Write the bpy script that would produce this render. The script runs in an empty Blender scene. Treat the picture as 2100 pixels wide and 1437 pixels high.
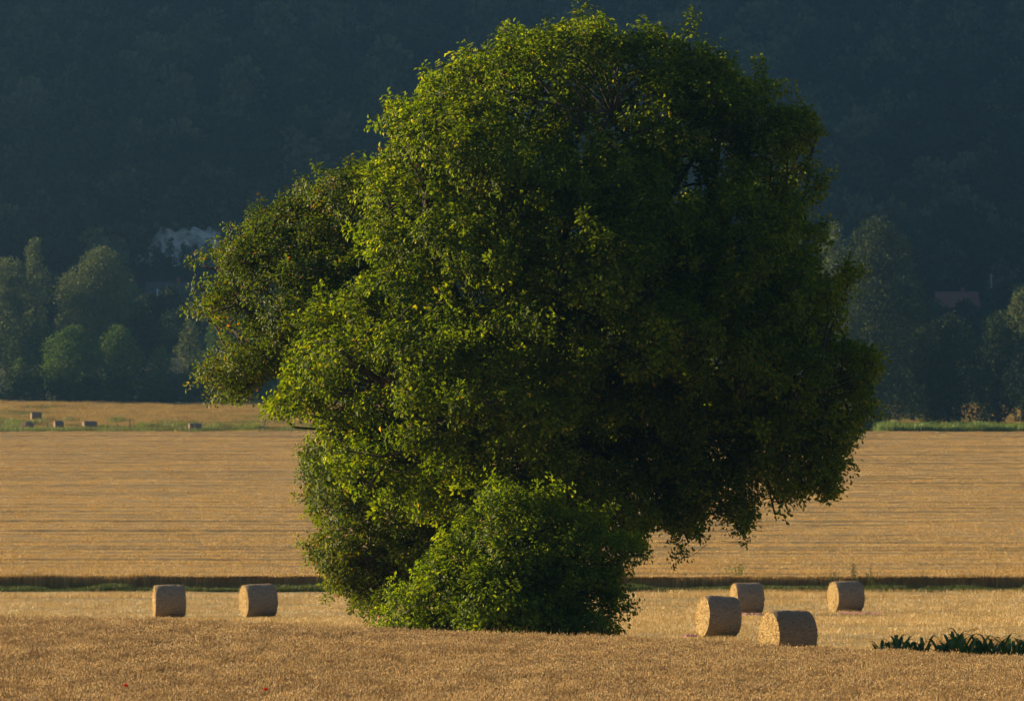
import bpy, math, random
import numpy as np

# ------------------------------------------------------------------ camera, sky, sun, exposure
SC = bpy.context.scene
COL = SC.collection
rng = np.random.default_rng(7)
random.seed(7)

FPX = 11667.0            # focal length in photo pixels (200 mm on a 36 mm wide sensor, 2100 px)
ZC = 6.0                 # camera height above datum
HORIZON = 1000.0         # photo row of the level line of sight

cam_d = bpy.data.cameras.new('camera')
cam = bpy.data.objects.new('camera', cam_d)
COL.objects.link(cam)
cam.location = (0, 0, ZC)
cam.rotation_euler = (math.radians(90), 0, 0)
cam_d.lens = 200.0
cam_d.sensor_width = 36.0
cam_d.shift_y = (HORIZON - 718.5) / 2100.0
cam_d.clip_start = 1.0
cam_d.clip_end = 9000.0
cam_d.dof.use_dof = True
cam_d.dof.focus_distance = 165.0
cam_d.dof.aperture_fstop = 4.0
SC.camera = cam

SUN_EL = math.radians(12.5)
SUN_B = math.radians(20.0)          # the sun stands to the left and a little beyond the tree
w = bpy.data.worlds.new('World')
SC.world = w
w.use_nodes = True
nt = w.node_tree
for n in list(nt.nodes):
    nt.nodes.remove(n)
wo = nt.nodes.new('ShaderNodeOutputWorld')
bg = nt.nodes.new('ShaderNodeBackground')
sky = nt.nodes.new('ShaderNodeTexSky')
sky.sky_type = 'NISHITA'
sky.sun_disc = False
sky.sun_elevation = SUN_EL
sky.sun_rotation = math.radians(-90) + SUN_B   # azimuth measured from +Y towards +X
sky.altitude = 100
sky.air_density = 1.2
sky.dust_density = 1.0
sky.ozone_density = 2.5
bg.inputs['Strength'].default_value = 0.05
nt.links.new(sky.outputs['Color'], bg.inputs['Color'])
nt.links.new(bg.outputs['Background'], wo.inputs['Surface'])

sun_d = bpy.data.lights.new('sun', 'SUN')
sun_d.energy = 5.0
sun_d.angle = math.radians(0.53)
sun_d.color = (1.0, 0.76, 0.44)
sun = bpy.data.objects.new('sun', sun_d)
COL.objects.link(sun)
from mathutils import Vector
S = Vector((-math.cos(SUN_B) * math.cos(SUN_EL), math.sin(SUN_B) * math.cos(SUN_EL), math.sin(SUN_EL)))
sun.rotation_euler = (-S).to_track_quat('-Z', 'Y').to_euler()
sun.location = (-200, 150, 120)

SC.view_settings.view_transform = 'Standard'
SC.view_settings.look = 'None'
SC.view_settings.exposure = 1.32
SC.view_settings.gamma = 1.0
SC.view_settings.use_curve_mapping = False
SC.render.engine = 'CYCLES'
cy = SC.cycles
cy.max_bounces = 6
cy.diffuse_bounces = 2
cy.glossy_bounces = 2
cy.transmission_bounces = 4
cy.volume_bounces = 0
cy.transparent_max_bounces = 4
cy.use_denoising = True
cy.sample_clamp_indirect = 4.0

# ------------------------------------------------------------------ helpers
def at(px, py, d):
    """point seen at photo pixel (px, py) at distance d"""
    s = FPX / d
    return ((px - 1050.0) / s, d, ZC + (HORIZON - py) / s)

def sm(a, b, x):
    t = np.clip((np.asarray(x, float) - a) / (b - a), 0, 1)
    return t * t * (3 - 2 * t)

_lat = np.random.default_rng(3).random((256, 256))
def vnoise(x, y):
    x = np.asarray(x, float); y = np.asarray(y, float)
    xi = np.floor(x).astype(int); yi = np.floor(y).astype(int)
    fx = x - xi; fy = y - yi
    fx = fx * fx * (3 - 2 * fx); fy = fy * fy * (3 - 2 * fy)
    g = lambda i, j: _lat[i % 256, j % 256]
    return (g(xi, yi) * (1 - fx) + g(xi + 1, yi) * fx) * (1 - fy) + (g(xi, yi + 1) * (1 - fx) + g(xi + 1, yi + 1) * fx) * fy
def fbm(x, y, o=4):
    v = 0; a = 0.5
    for k in range(o):
        v = v + a * (vnoise(x * 2 ** k + 17.3 * k, y * 2 ** k + 5.1 * k) - 0.5)
        a *= 0.5
    return v

PD = np.array([-80, 0, 60, 80, 105, 128, 150, 158, 166, 185, 201, 230, 260, 300, 307, 450, 650, 877, 960, 1060, 1150, 1230, 1280, 1380, 1500, 1600, 2000, 2700, 3200], float)
PZ = np.array([-1.2, -1.7, -3.35, -4.15, -4.8, -4.78, -4.85, -5.1, -5.3, -5.36, -5.3, -5.5, -5.8, -5.6, -5.5, -2.4, 2.25, 8.0, 11.2, 15.5, 26, 36, 46, 92, 146, 166, 172, 174, 174], float)
def _tang(x, y):
    h = np.diff(x); dl = np.diff(y) / h
    m = np.zeros_like(y)
    for i in range(1, len(x) - 1):
        if dl[i - 1] * dl[i] > 0:
            w1 = 2 * h[i] + h[i - 1]; w2 = h[i] + 2 * h[i - 1]
            m[i] = (w1 + w2) / (w1 / dl[i - 1] + w2 / dl[i])
    m[0] = dl[0]; m[-1] = dl[-1]
    return m
PM = _tang(PD, PZ)
def prof(d):
    d = np.clip(d, PD[0], PD[-1])
    i = np.clip(np.searchsorted(PD, d, side='right') - 1, 0, len(PD) - 2)
    h = PD[i + 1] - PD[i]; t = (d - PD[i]) / h
    return ((2 * t ** 3 - 3 * t ** 2 + 1) * PZ[i] + (t ** 3 - 2 * t ** 2 + t) * h * PM[i] + (-2 * t ** 3 + 3 * t ** 2) * PZ[i + 1] + (t ** 3 - t ** 2) * h * PM[i + 1])
CRX = np.array([-40, -13.5, -9.6, -5.8, -3.2, .64, 3.2, 7.1, 9.6, 13.5, 40])
CRY = np.array([1268, 1270, 1275, 1287, 1296, 1305, 1313, 1330, 1338, 1352, 1380.])
def gz(x, y):
    """height of the ground"""
    x = np.asarray(x, float); y = np.asarray(y, float)
    z = prof(y)
    crest = (-(np.interp(x, CRX, CRY) - 1000) / 77.8) - (-4.0)
    z = z + crest * sm(102, 150, y) * (1 - sm(152, 168, y))
    z = z + 0.10 * fbm(x / 9, y / 25, 3) * sm(165, 185, y) * (1 - sm(290, 300, y))
    z = z + 125 * np.exp(-((x + 335) / 100.0) ** 2) * sm(1260, 1400, y)  # added spur, unseen left of the frame, raised to shade the wooded hillside
    z = z + 10 * fbm(x / 150, y / 150, 3) * sm(1280, 1500, y)
    z = z + 1.2 * fbm(x / 30, y / 40, 3) * sm(890, 960, y)
    return z + ZC

def link(o, parent=None):
    COL.objects.link(o)
    if parent is not None:
        o.parent = parent
    return o

def mesh_np(name, verts, faces, mat=None, attrs=None, smooth=False):
    """verts (N,3), faces (M,k) arrays of equal size k"""
    me = bpy.data.meshes.new(name)
    verts = np.asarray(verts, np.float32); faces = np.asarray(faces, np.int32)
    k = faces.shape[1]
    me.vertices.add(len(verts)); me.vertices.foreach_set('co', verts.ravel())
    me.loops.add(faces.size); me.loops.foreach_set('vertex_index', faces.ravel())
    me.polygons.add(len(faces))
    me.polygons.foreach_set('loop_start', np.arange(0, faces.size, k, dtype=np.int32))
    if smooth:
        me.polygons.foreach_set('use_smooth', np.ones(len(faces), bool))
    for an, av in (attrs or {}).items():
        a = me.attributes.new(an, 'FLOAT', 'POINT')
        a.data.foreach_set('value', np.asarray(av, np.float32))
    me.update(calc_edges=True)
    if mat:
        me.materials.append(mat)
    return me

def tag(o, label=None, cat=None, group=None, kind=None):
    if label: o['label'] = label
    if cat: o['category'] = cat
    if group: o['group'] = group
    if kind: o['kind'] = kind
    return o

def ob(name, me, parent=None, loc=None):
    o = bpy.data.objects.new(name, me)
    link(o, parent)
    if loc is not None: o.location = loc
    return o

def empty(name, loc, rz=0):
    o = bpy.data.objects.new(name, None)
    o.empty_display_size = 0.2
    link(o); o.location = loc; o.rotation_euler = (0, 0, rz)
    return o

class MB:
    """collects polygons of any size for one mesh"""
    def __init__(s): s.v = []; s.f = []
    def add(s, vs, fs):
        b = len(s.v); s.v += [tuple(map(float, p)) for p in vs]; s.f += [tuple(i + b for i in f) for f in fs]
    def box(s, x0, x1, y0, y1, z0, z1):
        s.add([(x0, y0, z0), (x1, y0, z0), (x1, y1, z0), (x0, y1, z0), (x0, y0, z1), (x1, y0, z1), (x1, y1, z1), (x0, y1, z1)],
              [(0, 3, 2, 1), (4, 5, 6, 7), (0, 1, 5, 4), (1, 2, 6, 5), (2, 3, 7, 6), (3, 0, 4, 7)])
    def tube(s, pts, rad, n=7):
        pts = [Vector(p) for p in pts]
        vs = []; fs = []
        for i, p in enumerate(pts):
            t = (pts[min(i + 1, len(pts) - 1)] - pts[max(i - 1, 0)]).normalized()
            a = t.orthogonal().normalized() if i == 0 else (a - t * a.dot(t)).normalized()
            b = t.cross(a)
            for k in range(n):
                q = 2 * math.pi * k / n
                vs.append(p + (a * math.cos(q) + b * math.sin(q)) * rad[i])
        for i in range(len(pts) - 1):
            for k in range(n):
                fs.append((i * n + k, i * n + (k + 1) % n, (i + 1) * n + (k + 1) % n, (i + 1) * n + k))
        fs.append(tuple(range(n))[::-1]); fs.append(tuple((len(pts) - 1) * n + k for k in range(n)))
        s.add(vs, fs)
    def mesh(s, name, mat, smooth=False):
        me = bpy.data.meshes.new(name)
        me.from_pydata(s.v, [], s.f)
        if smooth:
            me.polygons.foreach_set('use_smooth', np.ones(len(me.polygons), bool))
        me.materials.append(mat); me.update()
        return me

# ---- instancing for countless stuff (geometry nodes)
def scatter(name, pts, rot, scl, idx, protos, label, cat, kind='stuff'):
    pc = bpy.data.collections.new(name + '_pieces')
    for k, me in enumerate(protos):
        o = bpy.data.objects.new('%s_piece_%02d' % (name, k), me)
        pc.objects.link(o)
    pts = np.asarray(pts, np.float32)
    me = bpy.data.meshes.new(name)
    me.vertices.add(len(pts)); me.vertices.foreach_set('co', pts.ravel())
    a = me.attributes.new('rot', 'FLOAT_VECTOR', 'POINT'); a.data.foreach_set('vector', np.asarray(rot, np.float32).ravel())
    a = me.attributes.new('scl', 'FLOAT_VECTOR', 'POINT'); a.data.foreach_set('vector', np.asarray(scl, np.float32).ravel())
    a = me.attributes.new('idx', 'INT', 'POINT'); a.data.foreach_set('value', np.asarray(idx, np.int32))
    o = ob(name, me)
    g = bpy.data.node_groups.new(name + '_scatter', 'GeometryNodeTree')
    g.interface.new_socket('Geometry', in_out='INPUT', socket_type='NodeSocketGeometry')
    g.interface.new_socket('Geometry', in_out='OUTPUT', socket_type='NodeSocketGeometry')
    gi = g.nodes.new('NodeGroupInput'); go = g.nodes.new('NodeGroupOutput')
    ci = g.nodes.new('GeometryNodeCollectionInfo')
    ci.inputs['Collection'].default_value = pc
    ci.inputs['Separate Children'].default_value = True
    ci.inputs['Reset Children'].default_value = True
    ip = g.nodes.new('GeometryNodeInstanceOnPoints')
    ip.inputs['Pick Instance'].default_value = True
    def named(nm, t):
        n = g.nodes.new('GeometryNodeInputNamedAttribute'); n.data_type = t; n.inputs['Name'].default_value = nm
        return n.outputs['Attribute']
    er = g.nodes.new('FunctionNodeEulerToRotation')
    L = g.links.new
    L(gi.outputs[0], ip.inputs['Points'])
    L(ci.outputs[0], ip.inputs['Instance'])
    L(named('idx', 'INT'), ip.inputs['Instance Index'])
    L(named('rot', 'FLOAT_VECTOR'), er.inputs[0]); L(er.outputs[0], ip.inputs['Rotation'])
    L(named('scl', 'FLOAT_VECTOR'), ip.inputs['Scale'])
    L(ip.outputs[0], go.inputs[0])
    m = o.modifiers.new('scatter', 'NODES'); m.node_group = g
    tag(o, label, cat, None, kind)
    return o

# ------------------------------------------------------------------ materials
def new_mat(name):
    m = bpy.data.materials.new(name); m.use_nodes = True
    t = m.node_tree
    for n in list(t.nodes): t.nodes.remove(n)
    out = t.nodes.new('ShaderNodeOutputMaterial')
    return m, t, out

def ramp(t, stops):
    r = t.nodes.new('ShaderNodeValToRGB')
    e = r.color_ramp.elements
    e[0].position, e[0].color = stops[0][0], (*stops[0][1], 1)
    e[1].position, e[1].color = stops[-1][0], (*stops[-1][1], 1)
    for p, c in stops[1:-1]:
        q = e.new(p); q.color = (*c, 1)
    return r

def leaf_mat(name, stops, trans=0.4, rough=0.45, spec=0.4, tcol=1.3):
    m, t, out = new_mat(name)
    at_ = t.nodes.new('ShaderNodeAttribute'); at_.attribute_name = 'tint'
    r = ramp(t, stops); t.links.new(at_.outputs['Fac'], r.inputs['Fac'])
    p = t.nodes.new('ShaderNodeBsdfPrincipled')
    p.inputs['Roughness'].default_value = rough
    p.inputs['Specular IOR Level'].default_value = spec
    t.links.new(r.outputs['Color'], p.inputs['Base Color'])
    tr = t.nodes.new('ShaderNodeBsdfTranslucent')
    mul = t.nodes.new('ShaderNodeMix'); mul.data_type = 'RGBA'; mul.blend_type = 'MULTIPLY'; mul.inputs['Factor'].default_value = 1
    t.links.new(r.outputs['Color'], mul.inputs['A']); mul.inputs['B'].default_value = (tcol * 1.15, tcol, tcol * 0.5, 1)
    t.links.new(mul.outputs['Result'], tr.inputs['Color'])
    mx = t.nodes.new('ShaderNodeMixShader'); mx.inputs['Fac'].default_value = trans
    t.links.new(p.outputs[0], mx.inputs[1]); t.links.new(tr.outputs[0], mx.inputs[2])
    t.links.new(mx.outputs[0], out.inputs['Surface'])
    return m

def noise_mat(name, stops, scale=1.0, vec=(1, 1, 1), rough=0.9, bump=0.0, detail=6, dist=0.0, bscale=None):
    m, t, out = new_mat(name)
    tc = t.nodes.new('ShaderNodeTexCoord')
    mp = t.nodes.new('ShaderNodeMapping'); mp.inputs['Scale'].default_value = vec
    t.links.new(tc.outputs['Object'], mp.inputs['Vector'])
    n = t.nodes.new('ShaderNodeTexNoise'); n.inputs['Scale'].default_value = scale; n.inputs['Detail'].default_value = detail
    n.inputs['Distortion'].default_value = dist
    n.inputs['Roughness'].default_value = 0.65
    t.links.new(mp.outputs[0], n.inputs['Vector'])
    r = ramp(t, stops); t.links.new(n.outputs['Fac'], r.inputs['Fac'])
    p = t.nodes.new('ShaderNodeBsdfPrincipled'); p.inputs['Roughness'].default_value = rough
    p.inputs['Specular IOR Level'].default_value = 0.2
    t.links.new(r.outputs['Color'], p.inputs['Base Color'])
    if bump:
        n2 = t.nodes.new('ShaderNodeTexNoise'); n2.inputs['Scale'].default_value = bscale or scale * 4; n2.inputs['Detail'].default_value = 5
        t.links.new(mp.outputs[0], n2.inputs['Vector'])
        b = t.nodes.new('ShaderNodeBump'); b.inputs['Strength'].default_value = bump; b.inputs['Distance'].default_value = 0.05
        t.links.new(n2.outputs['Fac'], b.inputs['Height']); t.links.new(b.outputs[0], p.inputs['Normal'])
    t.links.new(p.outputs[0], out.inputs['Surface'])
    return m

M = {}
M['soil'] = noise_mat('soil', [(0.3, (.10, .065, .03)), (0.7, (.20, .14, .06))], 0.8)
M['stub_ground'] = noise_mat('stubble_ground', [(0.3, (.30, .21, .085)), (0.55, (.46, .34, .15)), (0.75, (.56, .43, .2))], 0.25, (1, .35, 1), bump=.5)
M['verge'] = noise_mat('verge_ground', [(0.3, (.03, .05, .012)), (0.7, (.08, .09, .03))], 0.8)
M['field'] = noise_mat('field_ground', [(0.3, (.24, .15, .06)), (0.7, (.36, .24, .10))], 0.4)
M['meadow'] = noise_mat('meadow_ground', [(0.30, (.16, .17, .05)), (0.5, (.32, .24, .095)), (0.7, (.42, .29, .13))], 0.11, (1, .45, 1), detail=8)
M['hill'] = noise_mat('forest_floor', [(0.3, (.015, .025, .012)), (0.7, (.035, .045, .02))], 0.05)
M['bark'] = noise_mat('bark', [(0.3, (.03, .024, .017)), (0.7, (.085, .068, .048))], 3.0, (1, 1, .25), bump=.8)
M['oak'] = leaf_mat('oak_leaf', [(0, (.020, .044, .002)), (.5, (.064, .102, .002)), (.85, (.140, .175, .003)), (1, (.24, .17, .008))], .56, .55, .18, 2.7)
M['rear'] = leaf_mat('rear_leaf', [(0, (.028, .058, .003)), (.6, (.070, .108, .004)), (.9, (.135, .145, .006)), (1, (.28, .13, .012))], .46, .5, .24, 2.1)
M['shrub'] = leaf_mat('shrub_leaf', [(0, (.026, .054, .002)), (.5, (.076, .122, .003)), (1, (.165, .205, .005))], .54, .52, .22, 2.5)
M['far_leaf'] = leaf_mat('far_leaf', [(0, (.030, .070, .014)), (.5, (.07, .135, .022)), (1, (.15, .20, .04))], .25, .7, .12, 1.3)
M['far_pale'] = leaf_mat('pale_willow_leaf', [(0, (.06, .095, .04)), (.5, (.115, .155, .062)), (1, (.19, .225, .09))], .25, .7, .12, 1.2)
M['far_dark'] = leaf_mat('dark_leaf', [(0, (.014, .030, .010)), (.5, (.028, .055, .015)), (1, (.065, .09, .026))], .15, .7, .1, 1.2)
M['far_mid'] = leaf_mat('shady_leaf', [(0, (.018, .034, .011)), (.5, (.045, .07, .018)), (1, (.10, .12, .035))], .2, .7, .1, 1.2)  # darkened far leaf: shade on the right-hand trees is put into its colour
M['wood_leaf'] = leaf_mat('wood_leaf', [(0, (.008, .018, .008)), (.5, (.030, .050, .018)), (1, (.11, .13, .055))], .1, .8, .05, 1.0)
M['wheat'] = leaf_mat('ripe_wheat', [(0, (.30, .18, .075)), (.5, (.52, .34, .145)), (1, (.70, .50, .235))], .25, .6, .2, 1.0)
M['wheat_far'] = leaf_mat('ripe_grain', [(0, (.32, .21, .085)), (.5, (.60, .395, .165)), (1, (.74, .525, .235))], .2, .65, .15, 1.0)
M['straw'] = leaf_mat('straw', [(0, (.36, .225, .08)), (.5, (.56, .375, .15)), (1, (.75, .56, .28))], .2, .45, .4, 1.0)
M['grass'] = leaf_mat('verge_grass', [(0, (.025, .05, .006)), (.6, (.075, .11, .014)), (1, (.22, .19, .05))], .3, .5, .3, 1.2)
M['mgrass'] = leaf_mat('meadow_grass', [(0, (.10, .14, .03)), (.45, (.24, .20, .06)), (1, (.48, .32, .14))], .3, .6, .2, 1.1)
M['maize'] = leaf_mat('maize_leaf', [(0, (.028, .065, .010)), (.6, (.05, .105, .014)), (1, (.085, .14, .02))], .3, .45, .35, 1.4)
M['crop_green'] = leaf_mat('green_crop', [(0, (.07, .14, .014)), (.5, (.13, .21, .025)), (1, (.24, .27, .06))], .35, .5, .3, 1.2)
M['dry'] = leaf_mat('dry_grass', [(0, (.28, .18, .07)), (1, (.55, .38, .17))], .3, .6, .2, 1.0)
M['poppy'] = leaf_mat('poppy_petal', [(0, (.5, .02, .01)), (1, (.75, .06, .02))], .4, .5, .2, 1.0)
M['wrap'] = noise_mat('net_wrapped_straw', [(0.32, (.20, .125, .08)), (0.5, (.36, .25, .17)), (0.68, (.52, .39, .28))], 9.0, (1, 3, 3), .85, .9, 8, .5, 40)
M['face'] = noise_mat('cut_straw', [(0.36, (.14, .08, .03)), (0.47, (.40, .265, .10)), (0.66, (.66, .49, .23))], 11.0, (1, 1, 1), .6, 1.0, 8, 2.5, 38)
M['old_wrap'] = noise_mat('weathered_straw', [(0.3, (.17, .105, .075)), (0.7, (.36, .24, .17))], 5.0, bump=.6)
M['chalk'] = noise_mat('chalk', [(0.36, (.04, .05, .03)), (0.42, (.30, .30, .27)), (0.50, (.62, .61, .58)), (0.7, (.78, .77, .74))], 0.20, (1, 1, .8), bump=.6, detail=8, dist=.6)
M['slate'] = noise_mat('slate', [(0.3, (.035, .04, .05)), (0.7, (.07, .075, .085))], 1.2, bump=.3)
M['tile'] = noise_mat('clay_tile', [(0.3, (.17, .07, .05)), (0.7, (.27, .11, .08))], 1.5, bump=.3)
M['plaster'] = noise_mat('plaster', [(0.3, (.62, .60, .55)), (0.7, (.78, .76, .71))], .8)
M['timber'] = noise_mat('timber', [(0.3, (.03, .022, .016)), (0.7, (.07, .05, .035))], 4)
M['glass'] = noise_mat('window_glass', [(0.3, (.02, .025, .03)), (0.7, (.04, .045, .05))], 1, rough=.1)
M['post'] = noise_mat('post_wood', [(0.3, (.10, .08, .06)), (0.7, (.2, .16, .12))], 5)
M['concrete'] = noise_mat('concrete', [(0.3, (.35, .35, .34)), (0.7, (.5, .5, .48))], 2)
M['pink'] = noise_mat('pink_net', [(0.3, (.55, .20, .24)), (0.7, (.7, .32, .34))], 9)

# ------------------------------------------------------------------ the ground, field by field (the sheets share their borders)
def sheet(name, ys, half, nx, mat):
    ys = np.asarray(ys, float)
    u = np.linspace(-1, 1, nx)
    u = np.sign(u) * np.abs(u) ** 1.8
    X = np.broadcast_to(u * half, (len(ys), nx)).copy()
    Y = np.repeat(ys[:, None], nx, 1)
    Z = gz(X, Y)
    v = np.stack([X, Y, Z], -1).reshape(-1, 3)
    i = np.arange((len(ys) - 1) * nx).reshape(len(ys) - 1, nx)[:, :-1].ravel()
    f = np.stack([i, i + 1, i + nx + 1, i + nx], 1)
    o = ob(name, mesh_np(name, v, f, mat, smooth=True))
    o['kind'] = 'structure'
    return o
HALF = 1100
sheet('wheat_field_ground', np.r_[-80:100:10, 100:156.1:2], HALF, 161, M['soil'])
sheet('stubble_field', np.r_[156:304.1:1.0], HALF, 401, M['stub_ground'])
sheet('field_verge', np.r_[304:308.1:1.0], HALF, 161, M['verge'])
sheet('grain_field_ground', np.r_[308:877:5, 877], HALF, 161, M['field'])
sheet('meadow', np.r_[877:1070.1:3], HALF, 221, M['meadow'])
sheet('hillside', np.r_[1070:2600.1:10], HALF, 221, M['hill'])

# ------------------------------------------------------------------ leaves and crowns
def unit(v):
    return v / np.maximum(np.linalg.norm(v, axis=-1, keepdims=True), 1e-9)

def leaves_mesh(name, pos, dr, nrm, L, W, tint, mat, fold=0.25):
    """one folded diamond leaf per row"""
    dr = unit(dr)
    side = unit(np.cross(dr, nrm)); up = np.cross(side, dr)
    L = np.asarray(L)[:, None]; W = np.asarray(W)[:, None]
    b = pos; tip = pos + dr * L - up * L * 0.12
    mid = pos + dr * L * 0.55
    l = mid + side * W * 0.5 + up * W * fold
    r = mid - side * W * 0.5 + up * W * fold
    n = len(pos)
    v = np.stack([b, r, tip, l], 1).reshape(-1, 3)
    i = np.arange(n) * 4
    f = np.concatenate([np.stack([i, i + 1, i + 2], 1), np.stack([i, i + 2, i + 3], 1)])
    return mesh_np(name, v, f, mat, {'tint': np.repeat(tint, 4)})

def tuft_leaves(c, out, k, R, leafL, r, spread=0.95):
    """leaf sprays: c (T,3) centres, out (T,3) growth direction, k leaves per spray"""
    T = len(c)
    c = np.repeat(c, k, 0); o = np.repeat(out, k, 0)
    rd = unit(r.normal(size=(T * k, 3)))
    d = unit(o * 0.75 + rd * spread)
    pos = c + d * (r.random((T * k, 1)) ** .7) * R + o * R * (r.random((T * k, 1)) - .3)
    nrm = unit(unit(r.normal(size=(T * k, 3))) * .75 + o * 1.15 + np.array([0, 0, .35]))
    tang = rd - o * (rd * o).sum(1, keepdims=True) * .8
    d2 = unit(unit(tang) + o * .25 + r.normal(size=d.shape) * .2 - np.array([0, 0, .2]))
    L = leafL * (0.65 + 0.7 * r.random(T * k))
    W = L * (0.5 + .2 * r.random(T * k))
    return pos, d2, nrm, L, W

def poly_dist(px, pz, poly):
    """inside flag and distance to the outline"""
    A = np.asarray(poly, float); B = np.roll(A, -1, 0)
    ins = np.zeros(len(px), bool); dist = np.full(len(px), 1e9)
    for (x0, z0), (x1, z1) in zip(A, B):
        cr = ((z0 > pz) != (z1 > pz))
        xx = x0 + (pz - z0) * (x1 - x0) / (z1 - z0 if z1 != z0 else 1e-9)
        ins ^= cr & (px < xx)
        ex, ez = x1 - x0, z1 - z0
        t = np.clip(((px - x0) * ex + (pz - z0) * ez) / max(ex * ex + ez * ez, 1e-9), 0, 1)
        dist = np.minimum(dist, np.hypot(px - x0 - t * ex, pz - z0 - t * ez))
    return ins, dist

def ragged(outline, seed, step=22.0, amp=11.0):
    r = np.random.default_rng(seed)
    out = []
    m = len(outline)
    for i in range(m):
        a = np.asarray(outline[i], float); b = np.asarray(outline[(i + 1) % m], float)
        L = np.linalg.norm(b - a); n = max(1, int(L / step))
        nn = np.array([-(b - a)[1], (b - a)[0]]) / max(L, 1e-6)
        for k in range(n):
            out.append(tuple(a + (b - a) * k / n + nn * r.normal() * amp))
    return out

def crown_clumps(outline, D, R, T, n, rr, seed, holes=(), sep=0.62, back=0.75):
    """clump centres on the front, back and rim of a crown of real thickness; returns (centre, radius, outward)"""
    r = np.random.default_rng(seed)
    s = FPX / D
    poly = [((x - 1050) / s, ZC + (1000 - y) / s) for x, y in ragged(outline, seed, 22, 6)]
    P = np.asarray(poly); lo, hi = P.min(0), P.max(0)
    got_c, got_r, got_o = [], [], []
    tries = 0
    N = 30000
    X = lo[0] + r.random(N) * (hi[0] - lo[0]); Z = lo[1] + r.random(N) * (hi[1] - lo[1])
    ins, dist = poly_dist(X, Z, poly)
    e = 0.25
    gx = poly_dist(X + e, Z, poly); gxm = poly_dist(X - e, Z, poly)
    gzp = poly_dist(X, Z + e, poly); gzm = poly_dist(X, Z - e, poly)
    sd = lambda q: np.where(q[0], q[1], -q[1])
    G = np.stack([sd(gx) - sd(gxm), sd(gzp) - sd(gzm)], 1) / (2 * e)
    C = np.zeros((0, 3)); 
    for i in range(N):
        if len(got_c) >= n: break
        if not ins[i]: continue
        rad = rr[0] + (rr[1] - rr[0]) * r.random() ** 1.5
        rad = min(rad, max(dist[i] * 1.1, .45))
        if dist[i] < rad * .5: continue
        q = min(dist[i] / R, 1.0)
        th = T * math.sqrt(max(1 - (1 - q) ** 2, 0))
        th *= .72 + 1.5 * float(np.clip(fbm(X[i] / 3.6 + seed, Z[i] / 2.6, 2), -.25, .25))
        th *= 1 - .22 * float(sm(0.5, 4.5, X[i]))
        th = max(th - rad * .6, 0)
        u = r.random()
        if u < .18: y = (r.random() * 2 - 1) * th * .9; fr = y / max(th, .1)
        elif u < .18 + .82 * (1 / (1 + back)): y = -th; fr = -1
        else: y = th; fr = 1
        c = np.array([X[i], D + y, Z[i]])
        bad = False
        for hx, hy, hr in holes:
            hxw, hzw = (hx - 1050) / s, ZC + (1000 - hy) / s
            if math.hypot(X[i] - hxw, Z[i] - hzw) < hr / s + rad * .8: bad = True
        if bad: continue
        if len(got_c):
            dd = np.linalg.norm(np.asarray(got_c) - c, axis=1)
            if (dd < sep * (rad + np.asarray(got_r)) ).any(): continue
        slope = (1 - q)
        o = np.array([-G[i, 0] * slope, fr * (q + .15), -G[i, 1] * slope + .25])
        o /= np.linalg.norm(o)
        got_c.append(c); got_r.append(rad); got_o.append(o)
    return np.asarray(got_c), np.asarray(got_r), np.asarray(got_o)

def boughs_to_clumps(C, Rr, O, seed, per=3.4, cr=(.38, .72), flat=.72):
    """each bough carries leaf clumps over its outer and upper side; the underside stays open"""
    r = np.random.default_rng(seed)
    oc, orr, oo = [], [], []
    for c, rad, o in zip(C, Rr, O):
        n = max(3, int(per * rad * rad))
        ax = unit(o + np.array([0, 0, .55]))
        u = unit(r.normal(size=(n * 4, 3)))
        u = u[(u @ ax) > -.25 + .5 * r.random(n * 4) - .25][:n]
        q = u * rad * (.72 + .34 * r.random((len(u), 1))); q[:, 2] *= flat
        oc.append(c + q); orr.append(cr[0] + (cr[1] - cr[0]) * r.random(len(u)))
        oo.append(unit(u + ax * .5))
    return np.concatenate(oc), np.concatenate(orr), np.concatenate(oo)

def clump_tufts(C, Rr, O, per_m2, seed, flat=.7, shell=(.55, 1.05)):
    r = np.random.default_rng(seed)
    cs, os_ = [], []
    for c, rad, o in zip(C, Rr, O):
        n = max(4, int(per_m2 * rad * rad * (0.8 + .4 * r.random())))
        u = unit(r.normal(size=(n * 3, 3)))
        keep = (u @ o + .5 * r.random(n * 3)) > -.1
        u = u[keep][:n]
        q = u * rad * (shell[0] + (shell[1] - shell[0]) * r.random((len(u), 1)))
        q[:, 2] *= flat
        cs.append(c + q)
        os_.append(unit(u * .8 + o * .6 + np.array([0, 0, .3])))
        if r.random() < .55:                      # a shoot standing out of the clump
            ud = unit(o + .5 * r.normal(size=3) + np.array([0, 0, .3]))
            for t in np.arange(.1, .25 + .4 * r.random(), .13):
                cs.append((c + ud * (rad + t))[None]); os_.append(ud[None])
    return np.concatenate(cs), np.concatenate(os_)

def within(tc, to, outlines, D, inset, seed):
    """keep leaf sprays inside the crown's outline (seen square-on)"""
    r = np.random.default_rng(seed)
    s = FPX / D
    ok = np.zeros(len(tc), bool)
    for k, ol in enumerate(outlines):
        poly = [((x - 1050) / s, ZC + (1000 - y) / s) for x, y in ragged(ol, seed + k, 24, 7)]
        ins, dist = poly_dist(tc[:, 0], tc[:, 2], poly)
        ok |= np.where(ins, dist, -dist) > inset - .3 * (r.random(len(tc)) < .05)
    return tc[ok], to[ok]

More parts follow.
